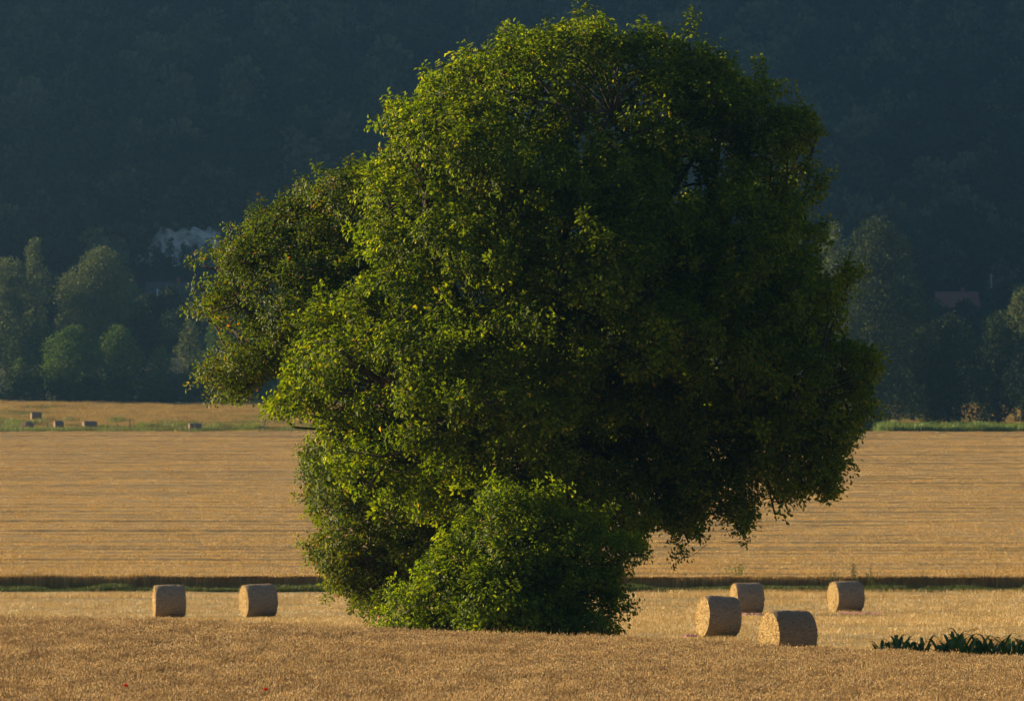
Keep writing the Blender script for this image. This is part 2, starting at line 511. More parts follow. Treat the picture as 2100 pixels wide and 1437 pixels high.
def limb(mb, a, b, ra, rb, r, n=6, segs=6, wob=.08, sag=0.0):
    a = np.asarray(a, float); b = np.asarray(b, float)
    L = np.linalg.norm(b - a)
    pts, rad = [], []
    k1 = r.normal(size=3) * L * wob; k2 = r.normal(size=3) * L * wob
    for i in range(segs + 1):
        t = i / segs
        p = a + (b - a) * t + k1 * math.sin(math.pi * t) + k2 * math.sin(2 * math.pi * t) * .6
        p[2] += sag * L * math.sin(math.pi * t)
        pts.append(p); rad.append(ra + (rb - ra) * t ** .8)
    mb.tube(pts, rad, n)
    return np.asarray(pts), np.asarray(rad)

def big_tree(name, label, cat, base, trunk_h, trunk_r, crowns, mat, limb_targets, seed, leafL=.13, k=20, R=.3, per=20, tint_fn=None, filler=0, outlines=(), sub=3.4, cr=(.38, .72), rare_p=.006):
    """crowns: list of (C, R, O) clump sets"""
    r = np.random.default_rng(seed)
    root = empty(name, base)
    bx, by, bz = base
    C = np.concatenate([c[0] for c in crowns]); Rr = np.concatenate([c[1] for c in crowns]); O = np.concatenate([c[2] for c in crowns])
    C0, R0 = C, Rr
    C, Rr, O = boughs_to_clumps(C, Rr, O, seed + 5, sub, cr)
    tc, to = clump_tufts(C, Rr, O, per, seed + 1)
    tc, to = within(tc, to, outlines, by, .10, seed + 9)
    sB = FPX / by
    # sprigs standing out of the rim, at differing depths
    xc, xo, sprigs = [], [], []
    for ol in outlines:
        P_ = np.asarray([((x - 1050) / sB, ZC + (1000 - y) / sB) for x, y in ol])
        area = np.sum(P_[:, 0] * np.roll(P_[:, 1], -1) - np.roll(P_[:, 0], -1) * P_[:, 1])
        for a_, b_ in zip(P_, np.roll(P_, -1, 0)):
            e_ = b_ - a_; Le = np.linalg.norm(e_)
            nn = np.array([e_[1], -e_[0]]) / max(Le, 1e-6) * (1 if area > 0 else -1)
            for _ in range(int(Le / .42 + r.random())):
                if r.random() < .45: continue
                p_ = a_ + e_ * r.random() - nn * .25
                ud = unit(np.array([nn[0] + r.normal() * .35, r.normal() * .35, nn[1] * .9 + .25 + r.normal() * .3]))
                y_ = by + r.normal() * .8
                st_ = np.array([p_[0], y_, p_[1]]); tl = .25 + .55 * r.random() ** 1.6
                if st_[2] < bz + .3: continue
                ts_ = np.arange(.05, tl, .11)
                for t_ in ts_:
                    xc.append(st_ + ud * t_); xo.append(ud)
                sprigs.append((st_ - ud * .5, st_ + ud * tl))
    tc = np.concatenate([tc, np.asarray(xc)]); to = np.concatenate([to, np.asarray(xo)])
    okc = np.zeros(len(C), bool)
    for ol in outlines:
        ins, dist = poly_dist(C[:, 0], C[:, 2], [((x - 1050) / sB, ZC + (1000 - y) / sB) for x, y in ol])
        okc |= ins & (dist > .2)
    C, Rr, O = C[okc], Rr[okc], O[okc]
    pos, d, nr, L, W = tuft_leaves(tc, to, k, R, leafL, r)
    tint_t = np.clip(.45 + .12 * r.normal(size=len(tc)), 0, 1)
    if tint_fn is not None:
        tint_t = np.clip(tint_t + tint_fn(tc), 0, 1)
    tint = np.clip(np.repeat(tint_t, k) + .16 * r.normal(size=len(pos)), 0, .93)
    rare = r.random(len(pos)) < rare_p
    tint[rare] = 1.0
    if filler:
        # leaves on inner twigs
        j = r.integers(0, len(C0), filler)
        cc = C0[j]
        cen = np.stack([np.full(filler, 0) + cc[:, 0] * .9 + bx * .1, by + (cc[:, 1] - by) * r.random(filler) * .85, cc[:, 2] + r.normal(size=filler) * .6], 1)
        cen, _ = within(cen, cen, outlines, by, .9, seed + 9); filler = len(cen)
        fo = unit(r.normal(size=(filler, 3)))
        p2, d2, n2, L2, W2 = tuft_leaves(cen, fo, 14, R * 1.3, leafL * 1.15, r)
        pos = np.concatenate([pos, p2]); d = np.concatenate([d, d2]); nr = np.concatenate([nr, n2]); L = np.concatenate([L, L2]); W = np.concatenate([W, W2])
        tint = np.concatenate([tint, np.clip(.3 + .2 * r.normal(size=len(p2)), 0, .9)])
    off = np.array(base)
    crown = ob('crown', leaves_mesh('crown', pos - off, d, nr, L, W, tint, mat), root)
    crown['kind'] = 'stuff'
    # wood
    mb = MB()
    tp, trd = limb(mb, (0, 0, -.4), (r.normal() * .3, r.normal() * .3, trunk_h), trunk_r * 1.25, trunk_r * .7, r, 12, 8, .03)
    ob('trunk', mb.mesh('trunk', M['bark'], True), root)
    nodes = [tp[4:]]; nrad = [trd[4:]]
    for t in limb_targets:
        mb = MB()
        st = tp[r.integers(5, len(tp))] if t[2] - bz > trunk_h * .8 else tp[r.integers(2, 4)]
        p, q = limb(mb, st, np.asarray(t) - off, trunk_r * .5, .06, r, 8, 10, .04, .04)
        ob('limb', mb.mesh('limb', M['bark'], True), root)
        nodes.append(p[2:]); nrad.append(q[2:])
    nodes = np.concatenate(nodes); nrad = np.concatenate(nrad)
    mb = MB()
    hub = []
    for c, rad in zip(C0, R0):
        p = c - off - np.array([0, 0, rad * .35])
        dd = np.linalg.norm(nodes - p, axis=1) + np.maximum(nodes[:, 2] - p[2], 0) * .6
        j = int(np.argmin(dd + .35 * r.random(len(dd)) * dd))
        limb(mb, nodes[j], p, min(nrad[j] * .6, .07), .03, r, 5, 5, .08, .05)
        hub.append(p)
    hub = np.asarray(hub)
    for c, rad in zip(C, Rr):
        p = c - off
        j = int(np.argmin(np.linalg.norm(hub - p, axis=1)))
        limb(mb, hub[j], p, .022, .007, r, 4, 3, .10)
    for a_, b_ in sprigs:
        limb(mb, a_ - off, b_ - off, .012, .004, r, 4, 2, .05)
    tw = ob('branches', mb.mesh('branches', M['bark'], True), root)
    tw['kind'] = 'stuff'
    tag(root, label, cat)
    return root

# ------------------------------------------------------------------ the great tree group
def extra_boughs(D, items, seed):
    r = np.random.default_rng(seed)
    C, Rr, O = [], [], []
    for px, py, rad in items:
        x, y, z = at(px, py, D)
        C.append((x, y + r.normal() * .8, z)); Rr.append(rad)
        O.append(unit(np.array([r.normal() * .5, r.normal() * .5, .3])))
    return np.asarray(C), np.asarray(Rr), np.asarray(O)
OAK = [(1188, 40), (1214, 30), (1238, 56), (1238, 88), (1275, 82), (1300, 64), (1345, 68), (1406, 70), (1422, 95), (1450, 125), (1470, 122), (1490, 102), (1510, 145), (1535, 170), (1565, 155), (1590, 144), (1582, 195), (1598, 232), (1638, 212), (1642, 240), (1686, 250),
       (1674, 288), (1634, 312), (1655, 342), (1694, 372), (1680, 402), (1632, 428), (1660, 462), (1690, 492), (1664, 540), (1678, 572), (1745, 538), (1754, 560), (1712, 606), (1730, 650), (1700, 692), (1792, 718), (1808, 760), (1768, 830), (1758, 895),
       (1735, 930), (1728, 960), (1732, 1020), (1692, 1020), (1662, 980), (1640, 1005), (1608, 1060), (1580, 1048), (1578, 985), (1552, 980), (1548, 1080), (1525, 1120), (1502, 1075),
       (1470, 1055), (1432, 1085), (1408, 1145), (1370, 1105), (1330, 1070), (1310, 1120), (1240, 1110), (1150, 1080), (1000, 1040), (860, 1060), (740, 1030), (680, 960), (648, 905), (655, 845), (605, 868), (555, 845),
       (565, 800), (605, 740), (625, 668), (676, 608), (735, 606), (765, 545), (742, 500), (768, 420), (748, 350), (782, 338), (815, 298), (778, 242), (815, 212), (838, 228), (870, 200), (874, 160), (892, 152), (932, 142), (955, 104), (978, 120), (1015, 104), (1036, 64), (1062, 94), (1100, 60), (1122, 78), (1150, 46)]
HOLES = [(1225, 235, 11), (1212, 270, 13), (1275, 290, 8), (1425, 365, 10), (1090, 270, 14), (1130, 270, 12), (950, 640, 14), (1510, 915, 18), (1600, 960, 16), (1345, 1080, 14), (1445, 1030, 13), (1520, 1010, 10), (760, 800, 10), (1030, 930, 9)]
DO = 170.0
g0 = float(gz(1.2, DO))
oakC = crown_clumps(OAK, DO, 6.5, 7.8, 320, (.75, 1.9), 11, HOLES, .50, .6)
oakX = extra_boughs(DO, [(1705, 985, .6), (1690, 930, .9), (1715, 1000, .4), (1600, 1020, .55), (1592, 960, .7), (1592, 1040, .35), (1530, 1060, .5), (1526, 1090, .35), (1500, 1020, .7), (1470, 1000, .8), (1440, 1050, .6), (1410, 1100, .45), (1408, 1060, .6),
    (1370, 1070, .6), (1340, 1030, .8), (1640, 960, .8), (1560, 930, .8), (1742, 556, .35), (1725, 585, .4), (1700, 575, .4), (1780, 740, .55), (1788, 770, .55), (1760, 850, .7), (562, 842, .4), (590, 855, .4), (622, 850, .45), (600, 800, .6), (1205, 38, .4), (1225, 70, .5),
    (1490, 125, .4), (1580, 165, .4), (1636, 225, .4), (1676, 265, .45), (1035, 80, .4), (880, 165, .4), (800, 240, .4), (1350, 75, .5), (1290, 85, .5), (1410, 85, .5), (1540, 160, .6), (700, 620, .6), (640, 680, .6), (1280, 1060, .9), (1220, 1060, .9), (1150, 255, .5), (1180, 222, .45), (1255, 270, .35), (1130, 290, .4), (1165, 300, .4), (1500, 950, 1.0), (1600, 915, 1.0), (1450, 960, 1.0), (1550, 985, .6), (1660, 950, .8), (1400, 1000, .9), (1480, 1040, .6), (1690, 880, .9), (1530, 900, .9), (1310, 895, 1.0), (1285, 935, .9), (1345, 925, .8), (1325, 870, .8)], 12)
def oak_tint(c):
    return .10 * sm(-2, -9, c[:, 0]) * 0 + .25 * fbm(c[:, 0] / 3, c[:, 2] / 3, 2)
s_ = FPX / DO
tg = [at(1255, 230, DO - 2), at(1420, 330, DO), at(1100, 200, DO + 2), at(900, 330, DO - 3), at(700, 720, DO - 4), at(1600, 420, DO + 1), at(1680, 800, DO - 2), at(1550, 900, DO + 1), at(1000, 520, DO - 3), at(1350, 600, DO - 3), at(1200, 500, DO + 5), at(800, 900, DO + 1), at(1480, 180, DO + 2)]
big_tree('oak_tree', 'huge round-crowned oak, its left half yellow-green in the sun', 'tree', (1.2, DO, g0), 5.5, .62, [oakC, oakX], M['oak'], tg, 21, .14, 16, .25, 40, oak_tint, 7000, [OAK], 4.9, (.36, .70), .003)

REAR_UP = [(722, 345), (672, 362), (605, 400), (562, 430), (505, 440), (488, 490), (445, 510), (405, 533), (450, 562), (440, 602), (390, 632), (410, 655), (450, 680), (520, 690), (500, 715), (450, 722), (395, 775), (445, 782), (465, 822), (515, 800), (560, 770),
           (640, 760), (800, 720), (900, 500), (850, 360), (770, 335)]
REAR_LOW = [(660, 870), (630, 945), (630, 1020), (650, 1080), (640, 1130), (662, 1180), (710, 1215), (735, 1245), (800, 1250), (880, 1185), (960, 1110), (980, 1040), (1000, 900), (850, 860)]
DR = 175.0
rC1 = crown_clumps(REAR_UP, DR, 3.5, 4.0, 170, (.5, 1.2), 31, [(560, 610, 8), (505, 655, 12)], .48, .6)
rC2 = crown_clumps(REAR_LOW, DR - 1, 3.0, 3.2, 160, (.5, 1.15), 32, [(800, 1050, 6), (700, 1090, 5)], .46, .5)
rX = extra_boughs(DR, [(412, 535, .35), (440, 528, .45), (470, 510, .5), (402, 632, .35), (430, 622, .45), (402, 776, .32), (440, 775, .4), (468, 812, .32), (505, 798, .4), (718, 350, .3), (672, 372, .35), (560, 440, .45), (600, 412, .4), (500, 450, .4), (520, 780, .5), (650, 1120, .4), (668, 1178, .4), (715, 1215, .4), (738, 1238, .3), (640, 1000, .4), (645, 945, .4), (800, 1160, .6), (760, 1200, .5), (830, 1110, .7), (870, 1060, .7)], 33)
xr = (840 - 1050) / (FPX / DR)
tg = [at(520, 540, DR), at(500, 630, DR - 1), at(620, 450, DR + 1), at(500, 750, DR), at(690, 380, DR), at(680, 980, DR - 2), at(690, 1150, DR - 2), at(760, 560, DR - 2)]
def rear_tint(c):
    return .02 + .45 * fbm(c[:, 0] / 2, c[:, 2] / 2, 2)
big_tree('small_leaved_tree', 'darker bronze-tinged tree leaning out left from behind the oak', 'tree', (xr, DR, float(gz(xr, DR))), 9.0, .34, [rC1, rC2, rX], M['rear'], tg, 41, .115, 15, .22, 46, rear_tint, 3000, [REAR_UP, REAR_LOW], 5.0, (.3, .55), .012)
SHRUB = [(1000, 1012), (1050, 992), (1075, 1018), (1100, 1000), (1142, 1008), (1160, 1055), (1220, 1050), (1250, 1090), (1335, 1122), (1305, 1165), (1262, 1190), (1305, 1222), (1265, 1255), (1270, 1310), (1262, 1385), (770, 1385), (735, 1330), (775, 1292), (790, 1270), (815, 1230), (845, 1195), (905, 1115), (945, 1060), (1000, 1020)]
DS = 162.0
sC = crown_clumps(SHRUB, DS, 2.2, 2.6, 130, (.5, 1.2), 51, (), .50, .5)
sX = extra_boughs(DS, [(1322, 1128, .35), (1300, 1120, .45), (1290, 1215, .4), (1262, 1290, .45), (1270, 1160, .6), (790, 1285, .4), (820, 1245, .4), (850, 1210, .4), (930, 1080, .4), (1060, 1005, .4), (1120, 1005, .45), (1200, 1070, .6)], 52)
tg = [at(1060, 1040, DS), at(900, 1180, DS - 1), at(1200, 1120, DS), at(1280, 1140, DS), at(820, 1260, DS)]
xs = (1050 - 1050) / (FPX / DS)
def shrub_tint(c):
    return .3 * fbm(c[:, 0] / 1.5, c[:, 2] / 1.5, 2)
big_tree('leafy_shrub', 'bright green bushy shrub at the foot of the oak', 'shrub', (xs, DS, float(gz(xs, DS))), 1.2, .12, [sC, sX], M['shrub'], tg, 61, .125, 15, .24, 46, shrub_tint, 1600, [SHRUB], 6.5, (.3, .55), .002)

# ------------------------------------------------------------------ foreground wheat
def wheat_piece(seed, n=95, size=.55, hgt=.85, low=.30):
    r = np.random.default_rng(seed)
    V, F, T = [], [], []
    for _ in range(n):
        x, y = (r.random(2) - .5) * size
        h = hgt + r.normal() * .045
        lx = .05 + r.normal() * .07; ly = r.normal() * .07
        a = np.array([x, y, h - low]); b = np.array([x + lx * .5, y + ly * .5, h - .09])
        w_ = .0025; t0 = .25 + .3 * r.random()
        i = len(V); V += [a + (-w_, 0, 0), a + (w_, 0, 0), b + (w_, 0, 0), b + (-w_, 0, 0)]; F += [(i, i + 1, i + 2), (i, i + 2, i + 3)]; T += [t0] * 4
        # ear: six-sided spindle made of three faces top and bottom, nodding
        nod = .12 + .65 * r.random() ** 1.3; az = r.normal() * 1.0
        dv = np.array([math.cos(az) * math.sin(nod), math.sin(az) * math.sin(nod), math.cos(nod)])
        le = .075 + .035 * r.random(); we = .0065 + .003 * r.random()
        sd = np.cross(dv, (0.1, 1, .2)); sd /= np.linalg.norm(sd); s2 = np.cross(dv, sd)
        m = b + dv * le * .45
        i = len(V)
        V += [b, m + sd * we, m - .5 * sd * we + .87 * s2 * we, m - .5 * sd * we - .87 * s2 * we, b + dv * le]
        F += [(i, i + 2, i + 1), (i, i + 3, i + 2), (i, i + 1, i + 3), (i + 4, i + 1, i + 2), (i + 4, i + 2, i + 3), (i + 4, i + 3, i + 1)]
        T += [.35 + .55 * r.random()] * 5
        if r.random() < .6:      # dry leaf blade
            q = a + (b - a) * (.2 + .5 * r.random()); az = r.random() * 6.28
            e = q + np.array([math.cos(az) * .09, math.sin(az) * .09, .03 + .06 * r.random()])
            i = len(V); V += [q + (0, 0, -.01), q + (0, 0, .01), e]; F += [(i, i + 1, i + 2)]; T += [.2 + .6 * r.random()] * 3
    return mesh_np('wheat_piece', np.asarray(V), np.asarray(F), M['wheat'], {'tint': np.asarray(T)})
pr = [wheat_piece(100 + i) for i in range(12)]
ys, xs_ = [], []
d = 97.0
while d < 156.0:
    half = .1 * d + 5
    n = int(2 * half / .46)
    xs_.append((np.arange(n) - n / 2) * .46 + rng.random(n) * .35); ys.append(d + rng.random(n) * .4); d += .42
X = np.concatenate(xs_); Y = np.concatenate(ys)
keep = Y < 153.5 + 1.2 * vnoise(X / 2, 0 * X)
X, Y = X[keep], Y[keep]; n = len(X)
Z = gz(X, Y) + .10 * fbm(X / 3, Y / 5, 3)
sc = (.92 + .16 * rng.random(n))
scatter('wheat', np.stack([X, Y, Z], 1), np.stack([0 * X, 0 * X, rng.normal(size=n) * .5 + np.where(rng.random(n) < .3, 3.1, 0)], 1), np.stack([sc, sc, sc], 1), rng.integers(0, 12, n), pr,
        'ripe brown wheat filling the foreground', 'wheat')

# ------------------------------------------------------------------ stubble
def blade_piece(seed, n, size, h, wd, mat, lean=.25, tint=(.2, .9), flat=0.0, name='blade_piece'):
    r = np.random.default_rng(seed)
    b = np.stack([(r.random(n) - .5) * size, (r.random(n) - .5) * size, np.zeros(n)], 1)
    hh = h * (.55 + .6 * r.random(n))
    t = b + np.stack([r.normal(size=n) * lean * hh, r.normal(size=n) * lean * hh, hh], 1)
    if flat:
        lay = r.random(n) < flat
        q = r.random(n) * 6.28
        t[lay] = b[lay] + np.stack([np.cos(q) * .18, np.sin(q) * .18, .02 + .05 * r.random(n)], 1)[lay]
        b[lay, 2] += .04
    az = r.random(n) * 3.14
    sd = np.stack([np.cos(az), np.sin(az) * .5, 0 * az], 1) * wd * (.6 + .8 * r.random((n, 1)))
    v = np.stack([b - sd, b + sd, t + sd * .45, t - sd * .45], 1).reshape(-1, 3)
    i = np.arange(n) * 4
    f = np.stack([i, i + 1, i + 2, i + 3], 1)
    tt = tint[0] + (tint[1] - tint[0]) * r.random(n)
    return mesh_np(name, v, f, mat, {'tint': np.repeat(tt, 4)})
pr = [blade_piece(200 + i, 55, .9, .11, .006, M['straw'], .3, (.15, .9), .3) for i in range(8)]
xs_, ys = [], []
d = 168.0
while d < 303.5:
    half = .105 * d + 4
    n = int(2 * half / .62)
    xs_.append((np.arange(n) - n / 2) * .62 + rng.random(n) * .6); ys.append(d + rng.random(n) * .6); d += .62
X = np.concatenate(xs_); Y = np.concatenate(ys); n = len(X)
row = fbm((Y + .04 * X) / 1.7, X / 60, 2) + .6 * fbm(X / 12, Y / 6, 3)
rough = sm(272, 290, Y)
h = np.clip(1 + 3.0 * row * (0.7 + 1.3 * rough), .15, 3.2)
keep = rng.random(n) < np.clip(.75 + 1.3 * row, .3, 1)
X, Y, h = X[keep], Y[keep], h[keep]; n = len(X)
scatter('stubble', np.stack([X, Y, gz(X, Y)], 1), np.stack([0 * X, 0 * X, rng.random(n) * 6.28], 1), np.stack([1 + 0 * h, 1 + 0 * h, h], 1), rng.integers(0, 8, n), pr,
        'short pale straw stubble between the two grain fields', 'stubble')

# ------------------------------------------------------------------ far grain field: crop canopy with drill rows and tramlines
ys = [308.6]
while ys[-1] < 876.5: ys.append(ys[-1] + .28 + .55 * (ys[-1] - 308) / 570)
ys = np.asarray(ys)
NX = 190
u = np.linspace(-1, 1, NX)
X = u[None, :] * (.115 * ys[:, None] + 14); Y = np.repeat(ys[:, None], NX, 1)
rowq = [300.0]
while rowq[-1] < 930: rowq.append(rowq[-1] + (2.6 + 6.5 * rng.random()) * (1 + (rowq[-1] - 308) / 420))
rowq = np.asarray(rowq); rowa = .35 + .65 * rng.random(len(rowq))
def rows_dip(X, Y):
    """drill rows: each bout sinks gently away from the camera and the next one stands up again"""
    q = Y + .03 * X + 2.2 * fbm(X / 45, Y / 80, 2)
    k = np.clip(np.searchsorted(rowq, q) - 1, 0, len(rowq) - 2)
    t = (q - rowq[k]) / (rowq[k + 1] - rowq[k])
    nxt = rowa[k + 1] * sm(.12, .55, vnoise(X / 17 + 7.7 * (k + 1), 0 * X + 3.3 * (k + 1)))
    return (.21 + .27 * (Y - 308) / 570) * nxt * sm(.15, .97, t)
Z = gz(X, Y) + .66 - rows_dip(X, Y) + .10 * fbm(X / 5, Y / 6, 3) + .05 * rng.random(X.shape)
v = np.stack([X, Y, Z], -1).reshape(-1, 3)
i = np.arange((len(ys) - 1) * NX).reshape(-1, NX)[:, :-1].ravel()
f = np.stack([i, i + 1, i + NX + 1, i + NX], 1)
tint = np.clip(.45 + .28 * fbm(v[:, 0] / 20, v[:, 1] / 30, 3) + .1 * rng.normal(size=len(v)), 0, 1)
can = ob('grain_canopy', mesh_np('grain_canopy', v, f, M['wheat_far'], {'tint': tint}))
tag(can, 'ripe grain crop covering the slope behind the tree', 'grain field', None, 'stuff')
pr = [blade_piece(300 + i, 46, 1.3, .15, .014, M['wheat_far'], .45, (.1, .95), 0) for i in range(8)]
n = 60000
dq = 308.6 + 568 * rng.random(n) ** 1.25
X = (rng.random(n) * 2 - 1) * (.105 * dq + 8); Y = dq
Z = gz(X, Y) + .62 - rows_dip(X, Y)
sc = .7 + .5 * rng.random(n) + .35 * (Y - 308) / 570
scatter('grain_ears', np.stack([X, Y, Z], 1), np.stack([0 * X, 0 * X, rng.random(n) * 6.28], 1), np.stack([sc, sc, sc * (.8 + .4 * rng.random(n))], 1), rng.integers(0, 8, n), pr,
        'bristling ears of the ripe grain on the slope', 'grain')
# standing stalks at the near edge of that field
pr = [blade_piece(330 + i, 60, .5, .70, .010, M['wheat_far'], .06, (.0, .6), 0) for i in range(5)]
n = 1500
X = np.linspace(-48, 48, n) + rng.normal(size=n) * .05; Y = 308.4 + .5 * rng.random(n) + .25 * np.sin(X / 3)
Z = gz(X, Y)
scatter('grain_stalks', np.stack([X, Y, Z], 1), np.stack([0 * X, 0 * X, rng.random(n) * 6.28], 1), np.stack([1 + 0 * X, 1 + 0 * X, .95 + .14 * rng.random(n) + .5 * fbm(X / 2.5, 0 * X + 9, 3)], 1), rng.integers(0, 5, n), pr,
        'upright stalks at the near edge of the grain field', 'grain')
# verge grass
pr = [blade_piece(350 + i, 60, .7, .34, .010, M['grass'], .35, (0, .8), 0) for i in range(5)]
n = 2600
X = (rng.random(n) * 2 - 1) * 46; Y = 303.6 + 4.2 * rng.random(n)
h = np.clip(.6 + 2.4 * fbm(X / 2.2, Y / 3, 3), .2, 2.3)
scatter('verge_grass', np.stack([X, Y, gz(X, Y)], 1), np.stack([0 * X, 0 * X, rng.random(n) * 6.28], 1), np.stack([1 + 0 * X, 1 + 0 * X, h], 1), rng.integers(0, 5, n), pr,
        'green grass strip along the edge of the stubble', 'grass')
# meadow grass
pr = [blade_piece(370 + i, 46, 2.2, .55, .035, M['mgrass'], .35, (.0, .95), 0) for i in range(3)] + [blade_piece(380 + i, 46, 2.2, .45, .035, M['mgrass'], .35, (.0, .3), 0) for i in range(2)] + [blade_piece(386 + i, 46, 2.2, .6, .03, M['mgrass'], .35, (.6, 1), 0) for i in range(3)]
n = 30000
X = (rng.random(n) * 2 - 1) * 122; Y = 878 + 186 * rng.random(n) ** 1.1
g_ = fbm(X / 14, Y / 14, 3) + .34 * (1 - sm(900, 945, Y)) - .13
idx = np.where(g_ > .05, 3 + rng.integers(0, 2, n), np.where(g_ < -.06, 5 + rng.integers(0, 3, n), rng.integers(0, 3, n)))
h = np.clip(.9 + 1.2 * fbm(X / 6 + 9, Y / 6, 2), .3, 2)
scatter('meadow_grass', np.stack([X, Y, gz(X, Y)], 1), np.stack([0 * X, 0 * X, rng.random(n) * 6.28], 1), np.stack([1 + 0 * X, 1 + 0 * X, h], 1), idx, pr,
        'half dry meadow grass beyond the grain field', 'grass')
pr = [blade_piece(386 + i, 60, 2.2, .75, .045, M['mgrass'], .4, (0, .35), 0) for i in range(2)] + [blade_piece(388 + i, 60, 1.6, .8, .05, M['crop_green'], .4, (.3, 1), 0) for i in range(2)]
n = 5000
X = -95 + 70 * rng.random(n); Y = 884 + 80 * rng.random(n) ** 1.5
keep = (fbm(X / 5, Y / 16, 3) + .05 * (1 - sm(890, 930, Y))) > .12
X, Y = X[keep], Y[keep]; n = len(X)
h = .35 + 1.0 * rng.random(n) ** 1.6
scatter('meadow_weeds', np.stack([X, Y, gz(X, Y)], 1), np.stack([0 * X, 0 * X, rng.random(n) * 6.28], 1), np.stack([1 + 0 * X, 1 + 0 * X, h], 1), rng.integers(0, 4, n), pr,
        'patchy green weeds around the small far bales', 'weeds')
# tall green crop strip at the right
pr = [blade_piece(390 + i, 60, 1.6, 1.7, .05, M['crop_green'], .12, (.1, .8), 0) for i in range(4)]
n = 1300
X = 57 + rng.random(n) * 50; Y = 879 + 13 * rng.random(n)
scatter('green_crop', np.stack([X, Y, gz(X, Y)], 1), np.stack([0 * X, 0 * X, rng.random(n) * 6.28], 1), np.stack([1 + 0 * X, 1 + 0 * X, .75 + .3 * rng.random(n) + .5 * fbm(X / 4, Y / 8, 2)], 1), rng.integers(0, 4, n), pr,
        'strip of tall bright green crop at the far right', 'crop')

# ------------------------------------------------------------------ round bales
def bale_meshes(seed, L=1.24, R=.75, detail=True):
    r = np.random.default_rng(seed)
    NA, NL = (72, 22) if detail else (28, 6)
    th = np.linspace(0, 2 * math.pi, NA, endpoint=False); xl = np.linspace(-L / 2, L / 2, NL)
    TH, XL = np.meshgrid(th, xl)
    ex = 1 - .055 * (np.abs(XL) / (L / 2)) ** 8
    rad = R * ex + .022 * (fbm(TH * 6 / 6.2832 * 3 + 5, XL * 5 + seed, 3) * 2) + .007 * r.normal(size=TH.shape)
    rad *= 1 - .035 * np.maximum(-np.sin(TH), 0) ** 3     # sagging where it sits
    V = np.stack([XL, rad * np.cos(TH), rad * np.sin(TH)], -1).reshape(-1, 3)
    V[:, 2] += R * .968
    F = []
    for i in range(NL - 1):
        for k in range(NA):
            F.append((i * NA + k, i * NA + (k + 1) % NA, (i + 1) * NA + (k + 1) % NA, (i + 1) * NA + k))
    side = mesh_np('net_wrap', V, np.asarray(F), M['wrap'] if detail else M['old_wrap'], smooth=True)
    faces = []
    for sgn, ring in ((-1, 0), (1, NL - 1)):
        NR = 16 if detail else 4
        edge = V[ring * NA:(ring + 1) * NA]
        cen = np.array([sgn * L / 2, 0, R * .968])
        vs = []; fs = []
        for j in range(NR + 1):
            q = 1 - j / NR
            if q == 0: q = .002
            ringv = cen + (edge - cen) * q
            bulge = .045 * (1 - q * q) + .022 * math.sin(q * 50) * min(1, q * 3) + .022 * r.normal(size=NA) * min(1, q * 2.5)
            if j == 0: bulge = bulge * 0
            ringv[:, 0] += sgn * bulge
            vs.append(ringv)
        for j in range(NR):
            for k in range(NA):
                a, b = j * NA + k, j * NA + (k + 1) % NA
                c, e = (j + 1) * NA + (k + 1) % NA, (j + 1) * NA + k
                fs.append((a, e, c, b) if sgn < 0 else (a, b, c, e))
        faces.append(mesh_np('end_face', np.concatenate(vs), np.asarray(fs), M['face'] if detail else M['old_wrap']))
    # loose straw
    n = 1500 if detail else 40
    q = r.random(n); ang = r.random(n) * 6.283
    rr_ = R * np.sqrt(r.random(n)) * .97
    sg = np.where(r.random(n) < .7, -1, 1)
    p = np.stack([sg * (L / 2 + .02), rr_ * np.cos(ang), rr_ * np.sin(ang) + R * .968], 1)
    tg_ = np.stack([sg * (.2 + .5 * r.random(n)), -np.sin(ang) + r.normal(size=n) * .5, np.cos(ang) + r.normal(size=n) * .5], 1)
    m2 = n // 12
    a2 = r.random(m2) * 3.1416; x2 = (r.random(m2) - .5) * L
    p[:m2] = np.stack([x2, R * .98 * np.cos(a2), R * .98 * np.sin(a2) + R * .968], 1)
    tg_[:m2] = np.stack([r.normal(size=m2), np.cos(a2) * .5 + r.normal(size=m2) * .5, np.sin(a2) * .5 + .2 * r.random(m2)], 1)
    tg_ = unit(tg_)
    LL = .04 + .08 * r.random(n)
    straw = leaves_mesh('loose_straw', p, tg_, r.normal(size=(n, 3)), LL, np.full(n, .011), r.random(n), M['straw'], 0)
    return side, faces, straw

def bale(label, px, pbase, d, ang, seed, L=1.24, R=.75, tilt=0, detail=True, group='round straw bales on the stubble', dz=0):
    s = FPX / d
    x = (px - 1050) / s
    z = float(gz(x, d)) + dz
    root = empty('straw_bale', (x, d, z))
    root.rotation_euler = (0, math.radians(tilt), math.radians(ang))
    side, faces, straw = bale_meshes(seed, L * (1 if detail else 1.12), R * (1 if detail else 1.15), detail)
    ob('net_wrap', side, root)
    for fm in faces: ob('end_face', fm, root)
    st = ob('loose_straw', straw, root); st['kind'] = 'stuff'
    tag(root, label, 'straw bale', group)
    return root
